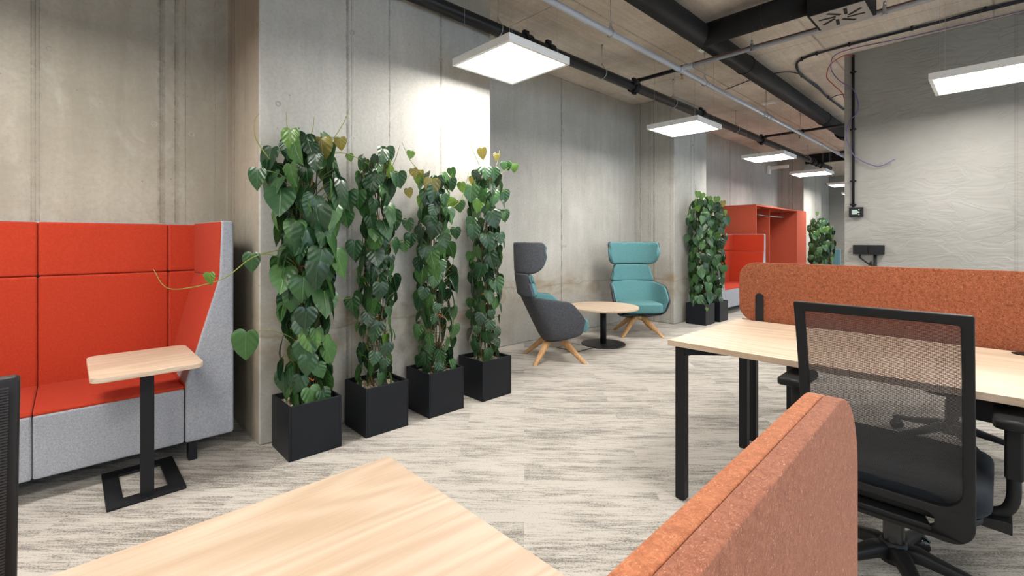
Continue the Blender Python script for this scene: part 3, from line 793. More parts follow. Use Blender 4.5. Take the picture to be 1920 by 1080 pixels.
# ------------------------------------------------------------------ lounge chairs
def lounge(label, loc, seat_rz, leg_rz):
    t = thing('lounge_chair', label, 'armchair', loc, seat_rz, 'winged lounge chairs at the round table')
    YF = 0.205
    def plan(u, w, yb, yf):
        a = pi * u                                        # 0 right front .. pi left front
        c, s = cos(a), sin(a)
        x = w * (1 if c > 0 else -1) * abs(c) ** 0.55
        y = yf - (yf - yb) * abs(s) ** 0.62
        return x, y
    def zt(y):                                            # top edge height by depth
        if y < .07: return .670 - .05 * max(0, min(1, (y + .34) / .41))
        k = min(1, (y - .07) / .175); return .615 - .25 * k ** 2.6
    def shell(off, zlow):
        def f(u, v):
            vv = v
            wb, wt = .262 - off, .362 - off
            ybb, ybt = -.12 + off, -.345 + off
            w = wb + (wt - wb) * vv ** .40; yb = ybb + (ybt - ybb) * vv
            x, y = plan(u, w, yb, YF + .02 * vv - off * .4)
            # bottom line rises to the front
            zb = zlow + .09 * max(0, min(1, (y + .12) / .42))
            z = zb + (zt(y) - off * .25 - zb) * vv
            return (x, y, z)
        return f
    sheet(shell(0, .205), 32, 10, 'outer_shell', F_CHAR, t, thick=.016, offset=1, sub=1)
    sheet(shell(.018, .215), 32, 10, 'inner_shell', F_TEAL, t, thick=.026, offset=1, sub=1)
    # bottom pan
    def pan(u, v):
        x, y = plan(u, .262, -.12, YF); k = 1 - v
        zb = .205 + .09 * max(0, min(1, (y + .12) / .42))
        return (x * k, .05 + (y - .05) * k, zb - .012 * (1 - k))
    sheet(pan, 32, 4, 'seat_pan', F_CHAR, t, thick=.012, offset=0)
    # seat cushion
    me = flat_shape([rrect(-.25, .25, -.135, .305, [.10, .10, .08, .08], 8)], .115, .028, 5)
    for v in me.vertices: v.co.z += .365 + .02 * (v.co.y) + .012 * cos(v.co.x * 5) * (1 if v.co.z > 0 else 0) - .012
    smooth_by_angle(link('seat_cushion', me, F_TEAL, t), 50)
    # middle back and head rest: curved padded shells
    def curved(zlo, zhi, w0, w1, yl, yh, bend, rt, rb, name, mat, th, off):
        """padded panel bent round the sitter; rt and rb round its top and bottom corners"""
        def f(u, v):
            s = -cos(pi * u)
            w = w0 + (w1 - w0) * v
            e = (w + bend[1] * .5) * (1 - abs(s))
            ct = rt - sqrt(max(0.0, rt * rt - max(0.0, rt - e) ** 2))
            cb = rb - sqrt(max(0.0, rb * rb - max(0.0, rb - e) ** 2))
            z = (zlo + cb) + (zhi - ct - zlo - cb) * v
            a = s * bend[0]
            x = w * sin(a) / sin(bend[0]) if bend[0] < 1.5 else w * sin(a)
            y = yl + (yh - yl) * v + bend[1] * (1 - cos(a)) / (1 - cos(bend[0])) + off
            return (x, y, z)
        return sheet(f, 30, 8, name, mat, t, thick=th, offset=0, sub=2)
    curved(.655, .885, .285, .238, -.335, -.372, (.8, .075), .04, .03, 'lumbar_back', F_CHAR, .030, -.020)
    curved(.660, .880, .280, .233, -.335, -.372, (.8, .075), .04, .03, 'lumbar_cushion', F_TEAL, .045, .012)
    curved(.880, 1.188, .330, .338, -.375, -.385, (1.25, .225), .05, .17, 'headrest_back', F_CHAR, .030, -.018)
    curved(.886, 1.183, .322, .330, -.375, -.385, (1.18, .200), .05, .165, 'headrest_cushion', F_TEAL, .045, .014)
    # wooden star base
    rel = leg_rz - seat_rz
    for k in range(4):
        a = rel + pi / 4 + k * pi / 2
        M = Matrix.Rotation(a, 4, 'Z')
        prof = [(.02, .215, .030, .024), (.09, .205, .028, .026), (.15, .170, .025, .024), (.235, .095, .021, .021), (.345, .008, .016, .017), (.352, .0, .015, .016)]
        b = B(); rings = []
        for i, (r, z, hw, hh) in enumerate(prof):
            hw *= 1.3; hh *= 1.2
            if i < len(prof) - 1: dr, dz = prof[i + 1][0] - r, prof[i + 1][1] - z
            L = sqrt(dr * dr + dz * dz); nx, nz = -dz / L, dr / L
            if i >= len(prof) - 2: nx, nz = 1.0, 0.0; hh = hh * 1.15
            ring = []
            for q in range(12):
                an = 2 * pi * q / 12
                ca, sa = cos(an), sin(an)
                ca = (1 if ca > 0 else -1) * abs(ca) ** .7; sa = (1 if sa > 0 else -1) * abs(sa) ** .7
                ring.append(b.bm.verts.new(M @ Vector((r + nx * hh * sa, hw * ca, max(0, z + nz * hh * sa)))))
            rings.append(ring)
        for p, q in zip(rings, rings[1:]):
            for i in range(12): b.bm.faces.new((p[i], p[(i + 1) % 12], q[(i + 1) % 12], q[i]))
        b.bm.faces.new(rings[0]); b.bm.faces.new(rings[-1])
        b.make('leg', LEGWOOD, t, smooth=True)
    B().lathe([(.07, .195), (.085, .20), (.085, .232), (.06, .24)], 24).make('swivel_hub', LEGWOOD, t, smooth=False)
    return t
LA = lounge('teal lounge chair with charcoal back, seen from the side beside the planters', (-3.16, 3.60, 0), radians(-33), radians(-38 - 90 + 3))
LB = lounge('teal lounge chair facing the camera behind the round table', (-3.245, 5.335, 0), radians(-133), radians(-45 - 90))

# ------------------------------------------------------------------ round coffee table
t = thing('coffee_table', 'low round oak coffee table on a black column between the lounge chairs', 'table', (-3.19, 4.50, 0))
b = B(); b.lathe([(.388, .418), (.40, .421), (.402, .43), (.402, .440), (.399, .4435), (0.385, .4445), (0.001, .4445)], 72)
o = b.make('tabletop', OAK_X, t); smooth_by_angle(o, 60)
B().tube([(0, 0, .01), (0, 0, .415)], .036, 28).make('column', BLACK, t, smooth=True)
b = B(); b.lathe([(.25, 0), (.252, .004), (.25, .012), (.245, .0135), (.001, .0145)], 60); smooth_by_angle(b.make('base_disc', PIPEBLK, t), 60)
B().box(-.12, .12, -.03, .03, .404, .4175).make('support_plate', BLACK, t, bev=.002)

# floor outlet
o = B().box(-3.44, -3.16, 3.98, 4.26, .0, .004); o = o.make('floor_outlet', CARPET)
tag(o, 'square floor outlet lid set in the carpet beneath the side-on lounge chair', 'floor outlet')
b = B()
for a in ((-3.45, -3.15, 3.97, 3.985), (-3.45, -3.15, 4.255, 4.27), (-3.45, -3.435, 3.985, 4.255), (-3.165, -3.15, 3.985, 4.255)):
    b.box(a[0], a[1], a[2], a[3], 0, .005)
b.make('rim', PIPEBLK, o)

# ------------------------------------------------------------------ planters with climbing plants
OUT = [(0, 0), (.09, .085), (.24, .115), (.39, .05), (.475, -.10), (.475, -.30), (.40, -.52), (.255, -.73), (.09, -.90), (0, -1.0)]
def leaf_rows():
    rows = []
    n = len(OUT)
    for i, (ox, oy) in enumerate(OUT):
        my = -i / (n - 1)
        row = []
        for k in range(-3, 4):
            t_ = abs(k) / 3
            x = ox * t_ * (1 if k > 0 else -1); y = my + (oy - my) * t_
            row.append((x, y))
        rows.append(row)
    return rows
LR = leaf_rows()
class Foliage:
    def __init__(s): s.v = []; s.f = []; s.uv = []; s.mi = []
    def leaf(s, p, tip, nrm, size, mat, rng):
        tip = tip.normalized(); nrm = (nrm - tip * nrm.dot(tip)).normalized()
        sx = tip.cross(nrm)
        fold = rng.uniform(.05, .30); droop = rng.uniform(.05, .32); twist = rng.uniform(-.25, .25); wave = rng.uniform(.004, .024); ph = rng.random() * 6
        wd = rng.uniform(.92, 1.08)
        base = len(s.v)
        for row in LR:
            for (x, y) in row:
                z = fold * abs(x) - .55 * fold * x * x * 2 - droop * y * y + twist * x * y + wave * sin(y * 22 + ph) * abs(x) * 3
                if y > 0: z -= .4 * y
                q = p + (sx * (x * wd) + tip * (-y) + nrm * z) * size
                s.v.append(q)
        uvs = [(x + .5, -y) for row in LR for (x, y) in row]
        for i in range(len(LR) - 1):
            for k in range(6):
                a = base + i * 7 + k
                quad = (a, a + 1, a + 8, a + 7)
                s.f.append(quad); s.mi.append(mat)
                s.uv.extend(uvs[j - base] for j in quad)
    def make(s, parent):
        me = bpy.data.meshes.new('foliage')
        me.from_pydata(s.v, [], s.f)
        ul = me.uv_layers.new(name='UVMap')
        for i, c in enumerate(s.uv): ul.data[i].uv = c
        me.update()
        o = link('foliage', me, LEAVES, parent)
        for p, m in zip(me.polygons, s.mi): p.material_index = m
        return o

PS = 0.295
def planter_plant(label, x, y, seed, top, prof, nleaf, size, cat='plant', extras=(), sprigs=(), lowmul=1.0, wallx=-3.0):
    """x,y = centre; prof = [(z, radius)] of the leaf column; extras = (dx,dy,z,size,mat) single leaves on long stalks"""
    rng = random.Random(seed)
    t = thing('potted_climbing_plant', label, cat, (x, y, 0), 0, 'climbing plants in black cube planters')
    h = PS / 2; th = .012; HP = .30
    b = B()
    b.box(-h, h, -h, -h + th, 0, HP); b.box(-h, h, h - th, h, 0, HP); b.box(-h, -h + th, -h + th, h - th, 0, HP); b.box(h - th, h, -h + th, h - th, 0, HP)
    b.box(-h + th, h - th, -h + th, h - th, .0, .02)
    b.box(-h + th, h - th, -h + th, -h + .035, HP - .035, HP - .022); b.box(-h + th, h - th, h - .035, h - th, HP - .035, HP - .022)
    b.make('planter', PLANTER, t, bev=.0025, seg=2)
    def gr(u, v):
        return ((u - .5) * (PS - .03), (v - .5) * (PS - .03), .262 + .006 * sin(u * 37 + seed) * cos(v * 31))
    g = sheet(gr, 14, 14, 'soil', GRAVEL, t, sub=0)
    b = B()
    for k in range(330):
        gx, gy = rng.uniform(-.125, .125), rng.uniform(-.125, .125); r = rng.uniform(.0045, .010)
        M = Matrix.Translation((gx, gy, .266)) @ Matrix.Rotation(rng.random() * 6, 4, Vector((rng.random(), rng.random(), .3)).normalized()) @ Matrix.Diagonal((r, r * rng.uniform(.6, 1), r * .6, 1))
        bmesh.ops.create_icosphere(b.bm, subdivisions=1, radius=1, matrix=M)
    tag(b.make('gravel', GRAVEL, t, smooth=False), kind='stuff')
    # wire trellis tube
    b = B(); R0 = .058
    zt_ = top - .08
    for k in range(8):
        a = 2 * pi * k / 8; b.tube([(R0 * cos(a), R0 * sin(a), .25), (R0 * cos(a), R0 * sin(a), zt_)], .0021, 5)
    z = .33
    while z < zt_:
        pts = [(R0 * cos(2 * pi * k / 14), R0 * sin(2 * pi * k / 14), z) for k in range(15)]
        b.tube(pts, .0018, 4, cap=False); z += .10
    b.make('wire_trellis', TRELLIS, t, smooth=True)
    # vines
    b = B()
    for k in range(6):
        a = rng.random() * 6; pts = []
        n = 16
        for i in range(n + 1):
            z = .25 + (top - .04 - .25) * i / n
            rr = .045 + .018 * sin(i * 1.3 + k)
            pts.append((rr * cos(a + i * .33 * (1 if k % 2 else -1)), rr * sin(a + i * .33 * (1 if k % 2 else -1)), z))
        b.tube(catmull(pts, 2), .0042, 6)
    F = Foliage()
    pst = B()
    def rad(z):
        for (z0, r0), (z1, r1) in zip(prof, prof[1:]):
            if z <= z1:
                k = max(0, (z - z0) / (z1 - z0)); return r0 + (r1 - r0) * k
        return prof[-1][1]
    ga = 2.39996
    for i in range(nleaf):
        f = (i + rng.random()) / nleaf
        z = .27 + (top - .27) * f
        a = i * ga + rng.uniform(-.5, .5)
        R = rad(z) * rng.uniform(.72, 1.10)
        if i % 4 == 0: R *= .62
        out = Vector((cos(a), sin(a), 0))
        sz = size * rng.uniform(.68, 1.15) * (1 if f > .35 else lowmul)
        if f > .8: sz *= rng.uniform(.8, 1.12)
        # attach point up and slightly inside, leaf hangs down
        p = out * R + Vector((0, 0, z + sz * .35))
        # keep clear of the concrete behind
        if p.x < -.135: p.x = -.135 + rng.uniform(0, .03)
        tl = rng.uniform(.02, .55)
        tang = Vector((-sin(a), cos(a), 0)) * rng.uniform(-.38, .38)
        tip = Vector((0, 0, -1)) + out * tl * .8 + tang
        yaw = rng.uniform(-.85, .85)
        nrm = Vector((cos(a + yaw), sin(a + yaw), rng.uniform(.05, .55)))
        u = rng.random()
        m = 2 if u < .26 else (0 if u < .60 else (1 if u < .86 else 3))
        if f > .86 and u > .84: m = 4
        if u > .988: m = 4
        if f > .93 and u > .95: m = 5
        F.leaf(p, tip, nrm, sz, m, rng)
        cpt = out * .05 + Vector((0, 0, z - .02 - .05 * rng.random()))
        mid = (cpt + p) / 2 + Vector((0, 0, .018))
        pst.tube([cpt, mid, p], [.0022, .0018, .0014], 4)
    for (dx, dy, z, sz, m) in extras:
        p = Vector((dx, dy, z)); a = atan2(dy, dx)
        tip = Vector((.10 * cos(a), .10 * sin(a), -1))
        F.leaf(p, tip, Vector((.75, -.66, .35)), sz, m + 2 if m > 1 else m, rng)
        c = Vector((.04 * cos(a), .04 * sin(a), z - .10))
        pst.tube(catmull([c, (c + p) / 2 + Vector((0, 0, .035)), p], 3), .0022, 5)
    lim = wallx - x + .012
    for q in F.v:
        if q.x < lim + .03: q.x = lim + .03 * math.exp((q.x - lim - .03) / .08)
    F.make(t)
    b.make('vine_stem', STEM, t, smooth=True)
    pst.make('leaf_stalks', GSTEM, t, smooth=True)
    # young shoots reaching out
    for pts, lv in sprigs:
        o = B().tube(catmull(pts, 4), [.0036 - .0022 * i / (4 * (len(pts) - 1)) for i in range(4 * (len(pts) - 1) + 1)], 6).make('young_shoot', GSTEM, t, smooth=True)
        if lv:
            G = Foliage()
            for (q, sz, m, tip) in lv: G.leaf(Vector(q), Vector(tip), Vector((.75 + rng.uniform(-.4, .4), -.66 + rng.uniform(-.5, .5), .2)), sz * .85, m + 2 if m > 1 else m, rng)
            G.make(o)
    # orange ties
    b = B()
    for k in range(5):
        z = .45 + (top - .6) * k / 4 + rng.uniform(-.05, .05); a = rng.uniform(-1.6, .2)
        pts = [((R0 + .004) * cos(a + q * .12), (R0 + .004) * sin(a + q * .12), z + .01 * sin(q)) for q in range(7)]
        b.tube(pts, .0035, 5)
    b.make('plant_ties', TIE, t, smooth=True)
    return t
PXC = -2.815
planter_plant('tallest fullest climbing plant in a black cube planter beside the red sofa, leftmost', PXC, 1.015, 11, 1.80,
    [(.27, .10), (.5, .125), (.9, .135), (1.2, .15), (1.45, .18), (1.65, .19), (1.8, .09)], 165, .160, lowmul=.80,
    extras=((.05, -.33, .72, .155, 1), (.04, -.30, 1.135, .105, 0), (-.02, -.255, 1.60, .12, 0), (.06, .22, 1.50, .12, 0), (.0, .23, 1.40, .12, 1),
            (.06, -.11, 1.83, .12, 2), (.09, .05, 1.80, .13, 3), (.0, .20, 1.84, .08, 3), (.03, .26, .85, .11, 0)),
    sprigs=(([(0, .08, 1.74), (.02, .16, 1.84), (.03, .22, 1.95), (.02, .25, 2.03)], []),
            ([(.02, -.05, 1.7), (.05, -.12, 1.83), (.05, -.13, 1.93)], []),
            ([(.0, -.2, 1.66), (.0, -.27, 1.76), (.01, -.28, 1.86), (.02, -.26, 1.90)], []),
            ([(.0, -.08, 1.17), (.07, -.30, 1.12), (.14, -.45, 1.02), (.20, -.62, .985), (.22, -.70, 1.00), (.21, -.74, 1.08)], [((.17, -.52, 1.05), .075, 2, (.1, 0, -1))]),
            ([(.02, .05, 1.68), (.05, .18, 1.74), (.05, .34, 1.70), (.04, .5, 1.6)], [((.04, .24, 1.74), .06, 2, (0, .3, -1)), ((.06, .32, 1.72), .07, 0, (0, -.3, -1))]),
            ([(0, .0, 1.76), (.04, .02, 1.86), (.05, .025, 1.93)], [])))
planter_plant('second climbing plant from the sofa in a black cube planter, slimmer with long bare gaps', PXC, 1.46, 23, 1.76,
    [(.27, .10), (.6, .125), (.9, .105), (1.2, .10), (1.45, .105), (1.76, .10)], 132, .122, lowmul=.78,
    extras=((.03, -.14, 1.52, .12, 1), (.02, .06, 1.82, .11, 0), (.05, .13, 1.66, .11, 0), (.08, -.05, 1.63, .125, 0), (.02, -.16, 1.2, .12, 0), (.05, .2, 1.35, .09, 0), (0, .2, 1.2, .08, 1)),
    sprigs=(([(0, .05, 1.66), (.0, .12, 1.72), (.02, .16, 1.85)], []),
            ([(.0, .07, 1.52), (.02, .18, 1.60), (.02, .26, 1.68)], [((.02, .26, 1.70), .08, 3, (0, .3, -1)), ((.02, .22, 1.56), .08, 3, (0, .3, -1))]),
            ([(.0, -.02, 1.5), (.03, -.1, 1.6), (.03, -.12, 1.7)], [])))
planter_plant('third climbing plant from the sofa in a black cube planter, bushy at its top', PXC, 1.915, 37, 1.66,
    [(.27, .11), (.6, .135), (.9, .135), (1.2, .115), (1.45, .12), (1.66, .09)], 140, .122, lowmul=.8,
    extras=((-.02, -.12, 1.68, .09, 2), (.05, .1, 1.66, .10, 0), (.06, -.02, 1.66, .11, 0), (-.02, -.19, 1.25, .10, 0), (.0, .18, 1.3, .09, 0), (.02, .2, 1.5, .09, 1)),
    sprigs=(([(0, -.05, 1.6), (.0, -.14, 1.70), (.02, -.22, 1.76), (.02, -.28, 1.87)], [((.02, -.21, 1.82), .07, 2, (0, -.2, -1)), ((0, -.12, 1.7), .06, 3, (0, 0, -1))]),
            ([(.0, .08, 1.6), (.0, .15, 1.7), (0, .17, 1.76)], [((0, .14, 1.74), .09, 1, (0, .3, -1))]),
            ([(.0, .08, 1.4), (.03, .2, 1.5), (.02, .26, 1.62), (.02, .29, 1.72)], [((.02, .22, 1.64), .09, 2, (0, .0, -1))])))
planter_plant('fourth climbing plant from the sofa with yellow young leaves, nearest the lounge chair', PXC, 2.385, 41, 1.76,
    [(.27, .10), (.6, .12), (.9, .115), (1.2, .12), (1.5, .13), (1.76, .10)], 138, .122, lowmul=.78,
    extras=((.03, -.16, 1.62, .13, 1), (.06, .0, 1.62, .12, 0), (.05, .15, 1.6, .10, 0), (.08, .02, 1.77, .10, 0), (.03, -.14, 1.32, .12, 0), (.02, .19, 1.45, .10, 1), (0, .21, 1.62, .09, 0)),
    sprigs=(([(0, .0, 1.68), (.0, -.06, 1.80), (.0, -.12, 1.90), (.0, -.17, 2.02)], [((.0, -.03, 1.93), .11, 3, (0, .1, -1))]),
            ([(0, .03, 1.68), (.02, .1, 1.8), (.03, .13, 1.93)], [((.03, .1, 1.9), .07, 3, (0, -.2, -1)), ((.03, .17, 1.84), .08, 1, (0, .2, -1))]),
            ([(0, .05, 1.65), (.02, .16, 1.75), (.02, .27, 1.83)], [((.02, .30, 1.84), .085, 2, (0, .1, -1)), ((.02, .22, 1.85), .09, 1, (0, .2, -1))])))
planter_plant('climbing plant in a black cube planter beside the concrete pier, before the far red sofa', -3.02, 6.65, 53, 1.78,
    [(.27, .12), (.6, .15), (.9, .17), (1.2, .19), (1.5, .175), (1.78, .10)], 190, .130, wallx=-3.24,
    extras=((.03, -.14, 1.90, .10, 2), (.05, -.05, 1.88, .10, 2), (.07, .12, 1.84, .12, 2), (.14, .05, .35, .05, 1)),
    sprigs=(([(0, -.05, 1.7), (.0, -.15, 1.82), (.02, -.2, 2.0)], []), ([(.0, -.1, .38), (.1, -.13, .33), (.17, -.17, .26)], [((.17, -.17, .26), .06, 2, (.3, -.3, -.8))])))
planter_plant('climbing plant half hidden behind its neighbour, next to the far red sofa', -3.0, 7.08, 59, 1.76,
    [(.27, .11), (.6, .13), (.9, .15), (1.2, .16), (1.5, .16), (1.76, .10)], 160, .125, wallx=-3.24,
    extras=((.03, .02, 1.86, .12, 2), (.08, .12, 1.80, .10, 3), (.1, .12, 1.66, .10, 2)))
planter_plant('farthest climbing plant, bushy, showing above the rust felt screen', -2.60, 11.25, 67, 1.62,
    [(.27, .18), (.6, .22), (.9, .24), (1.2, .25), (1.45, .22), (1.62, .12)], 300, .118, wallx=-3.8,
    sprigs=(([(0, -.1, 1.55), (.0, -.22, 1.75), (.02, -.25, 1.82)], [((.0, -.16, 1.78), .10, 2, (0, 0, -1))]),))

o = B().box(-2.62, -2.50, 12.55, 12.62, 0, 1.0).make('upholstered_panel', TEALPAN, bev=.01)
tag(o, 'narrow blue-teal upholstered panel behind the farthest climbing plant', 'panel')

# ------------------------------------------------------------------ red wardrobe
X0, X1, Y0, Y1, ZL = -3.86, -3.24, 9.535, 12.85, 1.895
t = thing('open_wardrobe', 'tall open red wardrobe with a hanging rail behind the far sofa', 'wardrobe', (X0, Y0, 0))
D_ = X1 - X0; W_ = Y1 - Y0; TH = .03
B().box(0, D_, 0, TH, 0.0, ZL - TH).make('side_panel', F_PET, t, bev=.003)
B().box(0, D_, 0, W_, ZL - TH, ZL).make('top_panel', F_PET, t, bev=.003)
B().box(0, .02, TH, W_ - .7, .08, ZL - TH).make('back_panel', F_PET, t, bev=.002)
B().box(0, D_, TH, W_ - .7, .05, .08).make('floor_panel', F_PET, t, bev=.002)
B().box(.02, D_ - .12, 1.12, 1.145, .08, ZL - TH).make('divider', F_PET, t, bev=.003)
B().box(0, D_, W_ - .73, W_ - .70, 0.0, ZL - TH).make('side_panel', F_PET, t, bev=.003)
o = B().box(0, D_, W_ - .70, W_, 0.0, ZL - TH).make('closed_end_cabinet', F_PET, t, bev=.003)
b = B(); b.tube([(.56, TH, 1.70), (.56, 1.73, 1.70)], .011, 12)
for y in (.5, 1.66): b.tube([(.56, y, 1.70), (.56, y, ZL - TH)], .005, 8)
b.make('hanging_rail', PIPEBLK, t, smooth=True)
B().tube([(.56, 1.73, 1.70), (.56, 1.77, 1.70)], .014, 12).make('rail_cap', BLACK, t, smooth=True)

# ------------------------------------------------------------------ oak desks
def desk(label, x0, x1, y0, y1, zt=.74, mat=OAK_X, parts=((0, 0), (0, 1), (1, 0), (1, 1))):
    t = thing('desk', label, 'desk', (x0, y0, 0))
    L, W = x1 - x0, y1 - y0
    B().box(0, L, 0, W, zt - .025, zt).make('desktop', mat, t, bev=.0012, seg=1)
    q = .045
    for ix in (0, 1):
        xs = .028 if ix == 0 else L - .028 - q
        for iy in (0, 1):
            ys = .018 if iy == 0 else W - .018 - q
            B().box(xs, xs + q, ys, ys + q, 0.004, zt - .030).make('leg', BLACK, t, bev=.003)
            B().box(xs + .004, xs + q - .004, ys + .004, ys + q - .004, 0, .005).make('glide', PLBLACK, t)
        B().box(xs, xs + q, .018 + q, W - .018 - q, zt - .030 - q, zt - .030).make('cross_bar', BLACK, t, bev=.003)
        s = 1 if ix == 0 else -1
        xe = xs + (q if ix == 0 else 0)
        for iy in (0, 1):                                      # bent bracket to the long rail
            ya = .022 if iy == 0 else W - .022 - .036
            yb = .16 if iy == 0 else W - .16 - .036
            xa, xb = xe, xe + s * .16
            b = B(); b.hexa([Vector(v) for v in ((xa, ya, zt - .062), (xa, ya, zt - .030), (xa, ya + .036, zt - .062), (xa, ya + .036, zt - .030),
                                                (xb, yb, zt - .062), (xb, yb, zt - .030), (xb, yb + .036, zt - .062), (xb, yb + .036, zt - .030))])
            b.make('bracket', BLACK, t, bev=.002)
    for yb in (.16, W - .196): B().box(.028 + q + .158, L - .028 - q - .158, yb, yb + .036, zt - .062, zt - .030).make('rail', BLACK, t, bev=.002)
    return t
D1 = desk('oak-topped desk on black steel legs with the mesh chair pushed up to it', -1.085, .62, 2.045, 2.895)
B().lathe([(.036, .7395), (.038, .7425), (.028, .743), (.001, .7415)], 28, (1.15, .80, 0)).make('cable_grommet', PLBLACK, D1)
D2 = desk('oak desk behind the rust felt screen, only its legs in view', -1.085, .62, 2.955, 3.765)
D3 = desk('pale oak desk filling the foreground, cut off by the bottom edge', -.92, -.135, -1.10, .505, mat=OAK_Y)
# under-desk tray seen beside the chair
B().box(.95, 1.55, .18, .44, .60, .675).make('cable_tray', BLACK, D1, bev=.004)

# ------------------------------------------------------------------ felt screens
t = thing('felt_screen', 'rust brown felt screen with rounded corners standing on the far oak desks', 'desk screen', (-1.085, 2.912, .735))
me = flat_shape([rrect(0, 1.70, 0, .343, [.09, .09, .09, .09], 12)], .026, .004)
M = Matrix.Translation((0, 0.013, 0)) @ Matrix.Rotation(pi / 2, 4, 'X')
smooth_by_angle(link('panel', xform(me, M), FELT, t), 40)
for x in (.115, 1.585):
    me = flat_shape([rrect(x - .022, x + .022, .0, .165, [.002, .002, .0215, .0215], 8)], .004, .001)
    smooth_by_angle(link('bracket', xform(me, Matrix.Translation((0, -.0035, 0)) @ Matrix.Rotation(pi / 2, 4, 'X')), BLACK, t), 40)
    b = B(); b.box(x - .022, x + .022, -.012, .05, -.062, .004); b.make('clamp', BLACK, t, bev=.002)
FS = thing('felt_screen', 'rust felt screen cropped in the near foreground beside the large oak desktop', 'desk screen', (-.128, .2, .735))
for x0_, th_, m_ in ((.0075, .0150, FELT_LIT_TOP), (.0233, .0160, FELT_LIT_SIDE)):       # two felt layers back to back
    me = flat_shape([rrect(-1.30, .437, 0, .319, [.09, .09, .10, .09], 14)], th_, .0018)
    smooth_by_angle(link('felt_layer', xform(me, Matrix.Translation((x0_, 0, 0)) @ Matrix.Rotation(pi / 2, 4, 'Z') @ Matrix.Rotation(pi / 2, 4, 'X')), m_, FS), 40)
FS.rotation_euler = (0, 0, radians(1.8))
b = B(); b.box(-.006, .0, .06, .104, -.03, .12); b.box(-.006, .035, .06, .104, -.036, -.001); b.make('bracket', BLACK, FS, bev=.002)

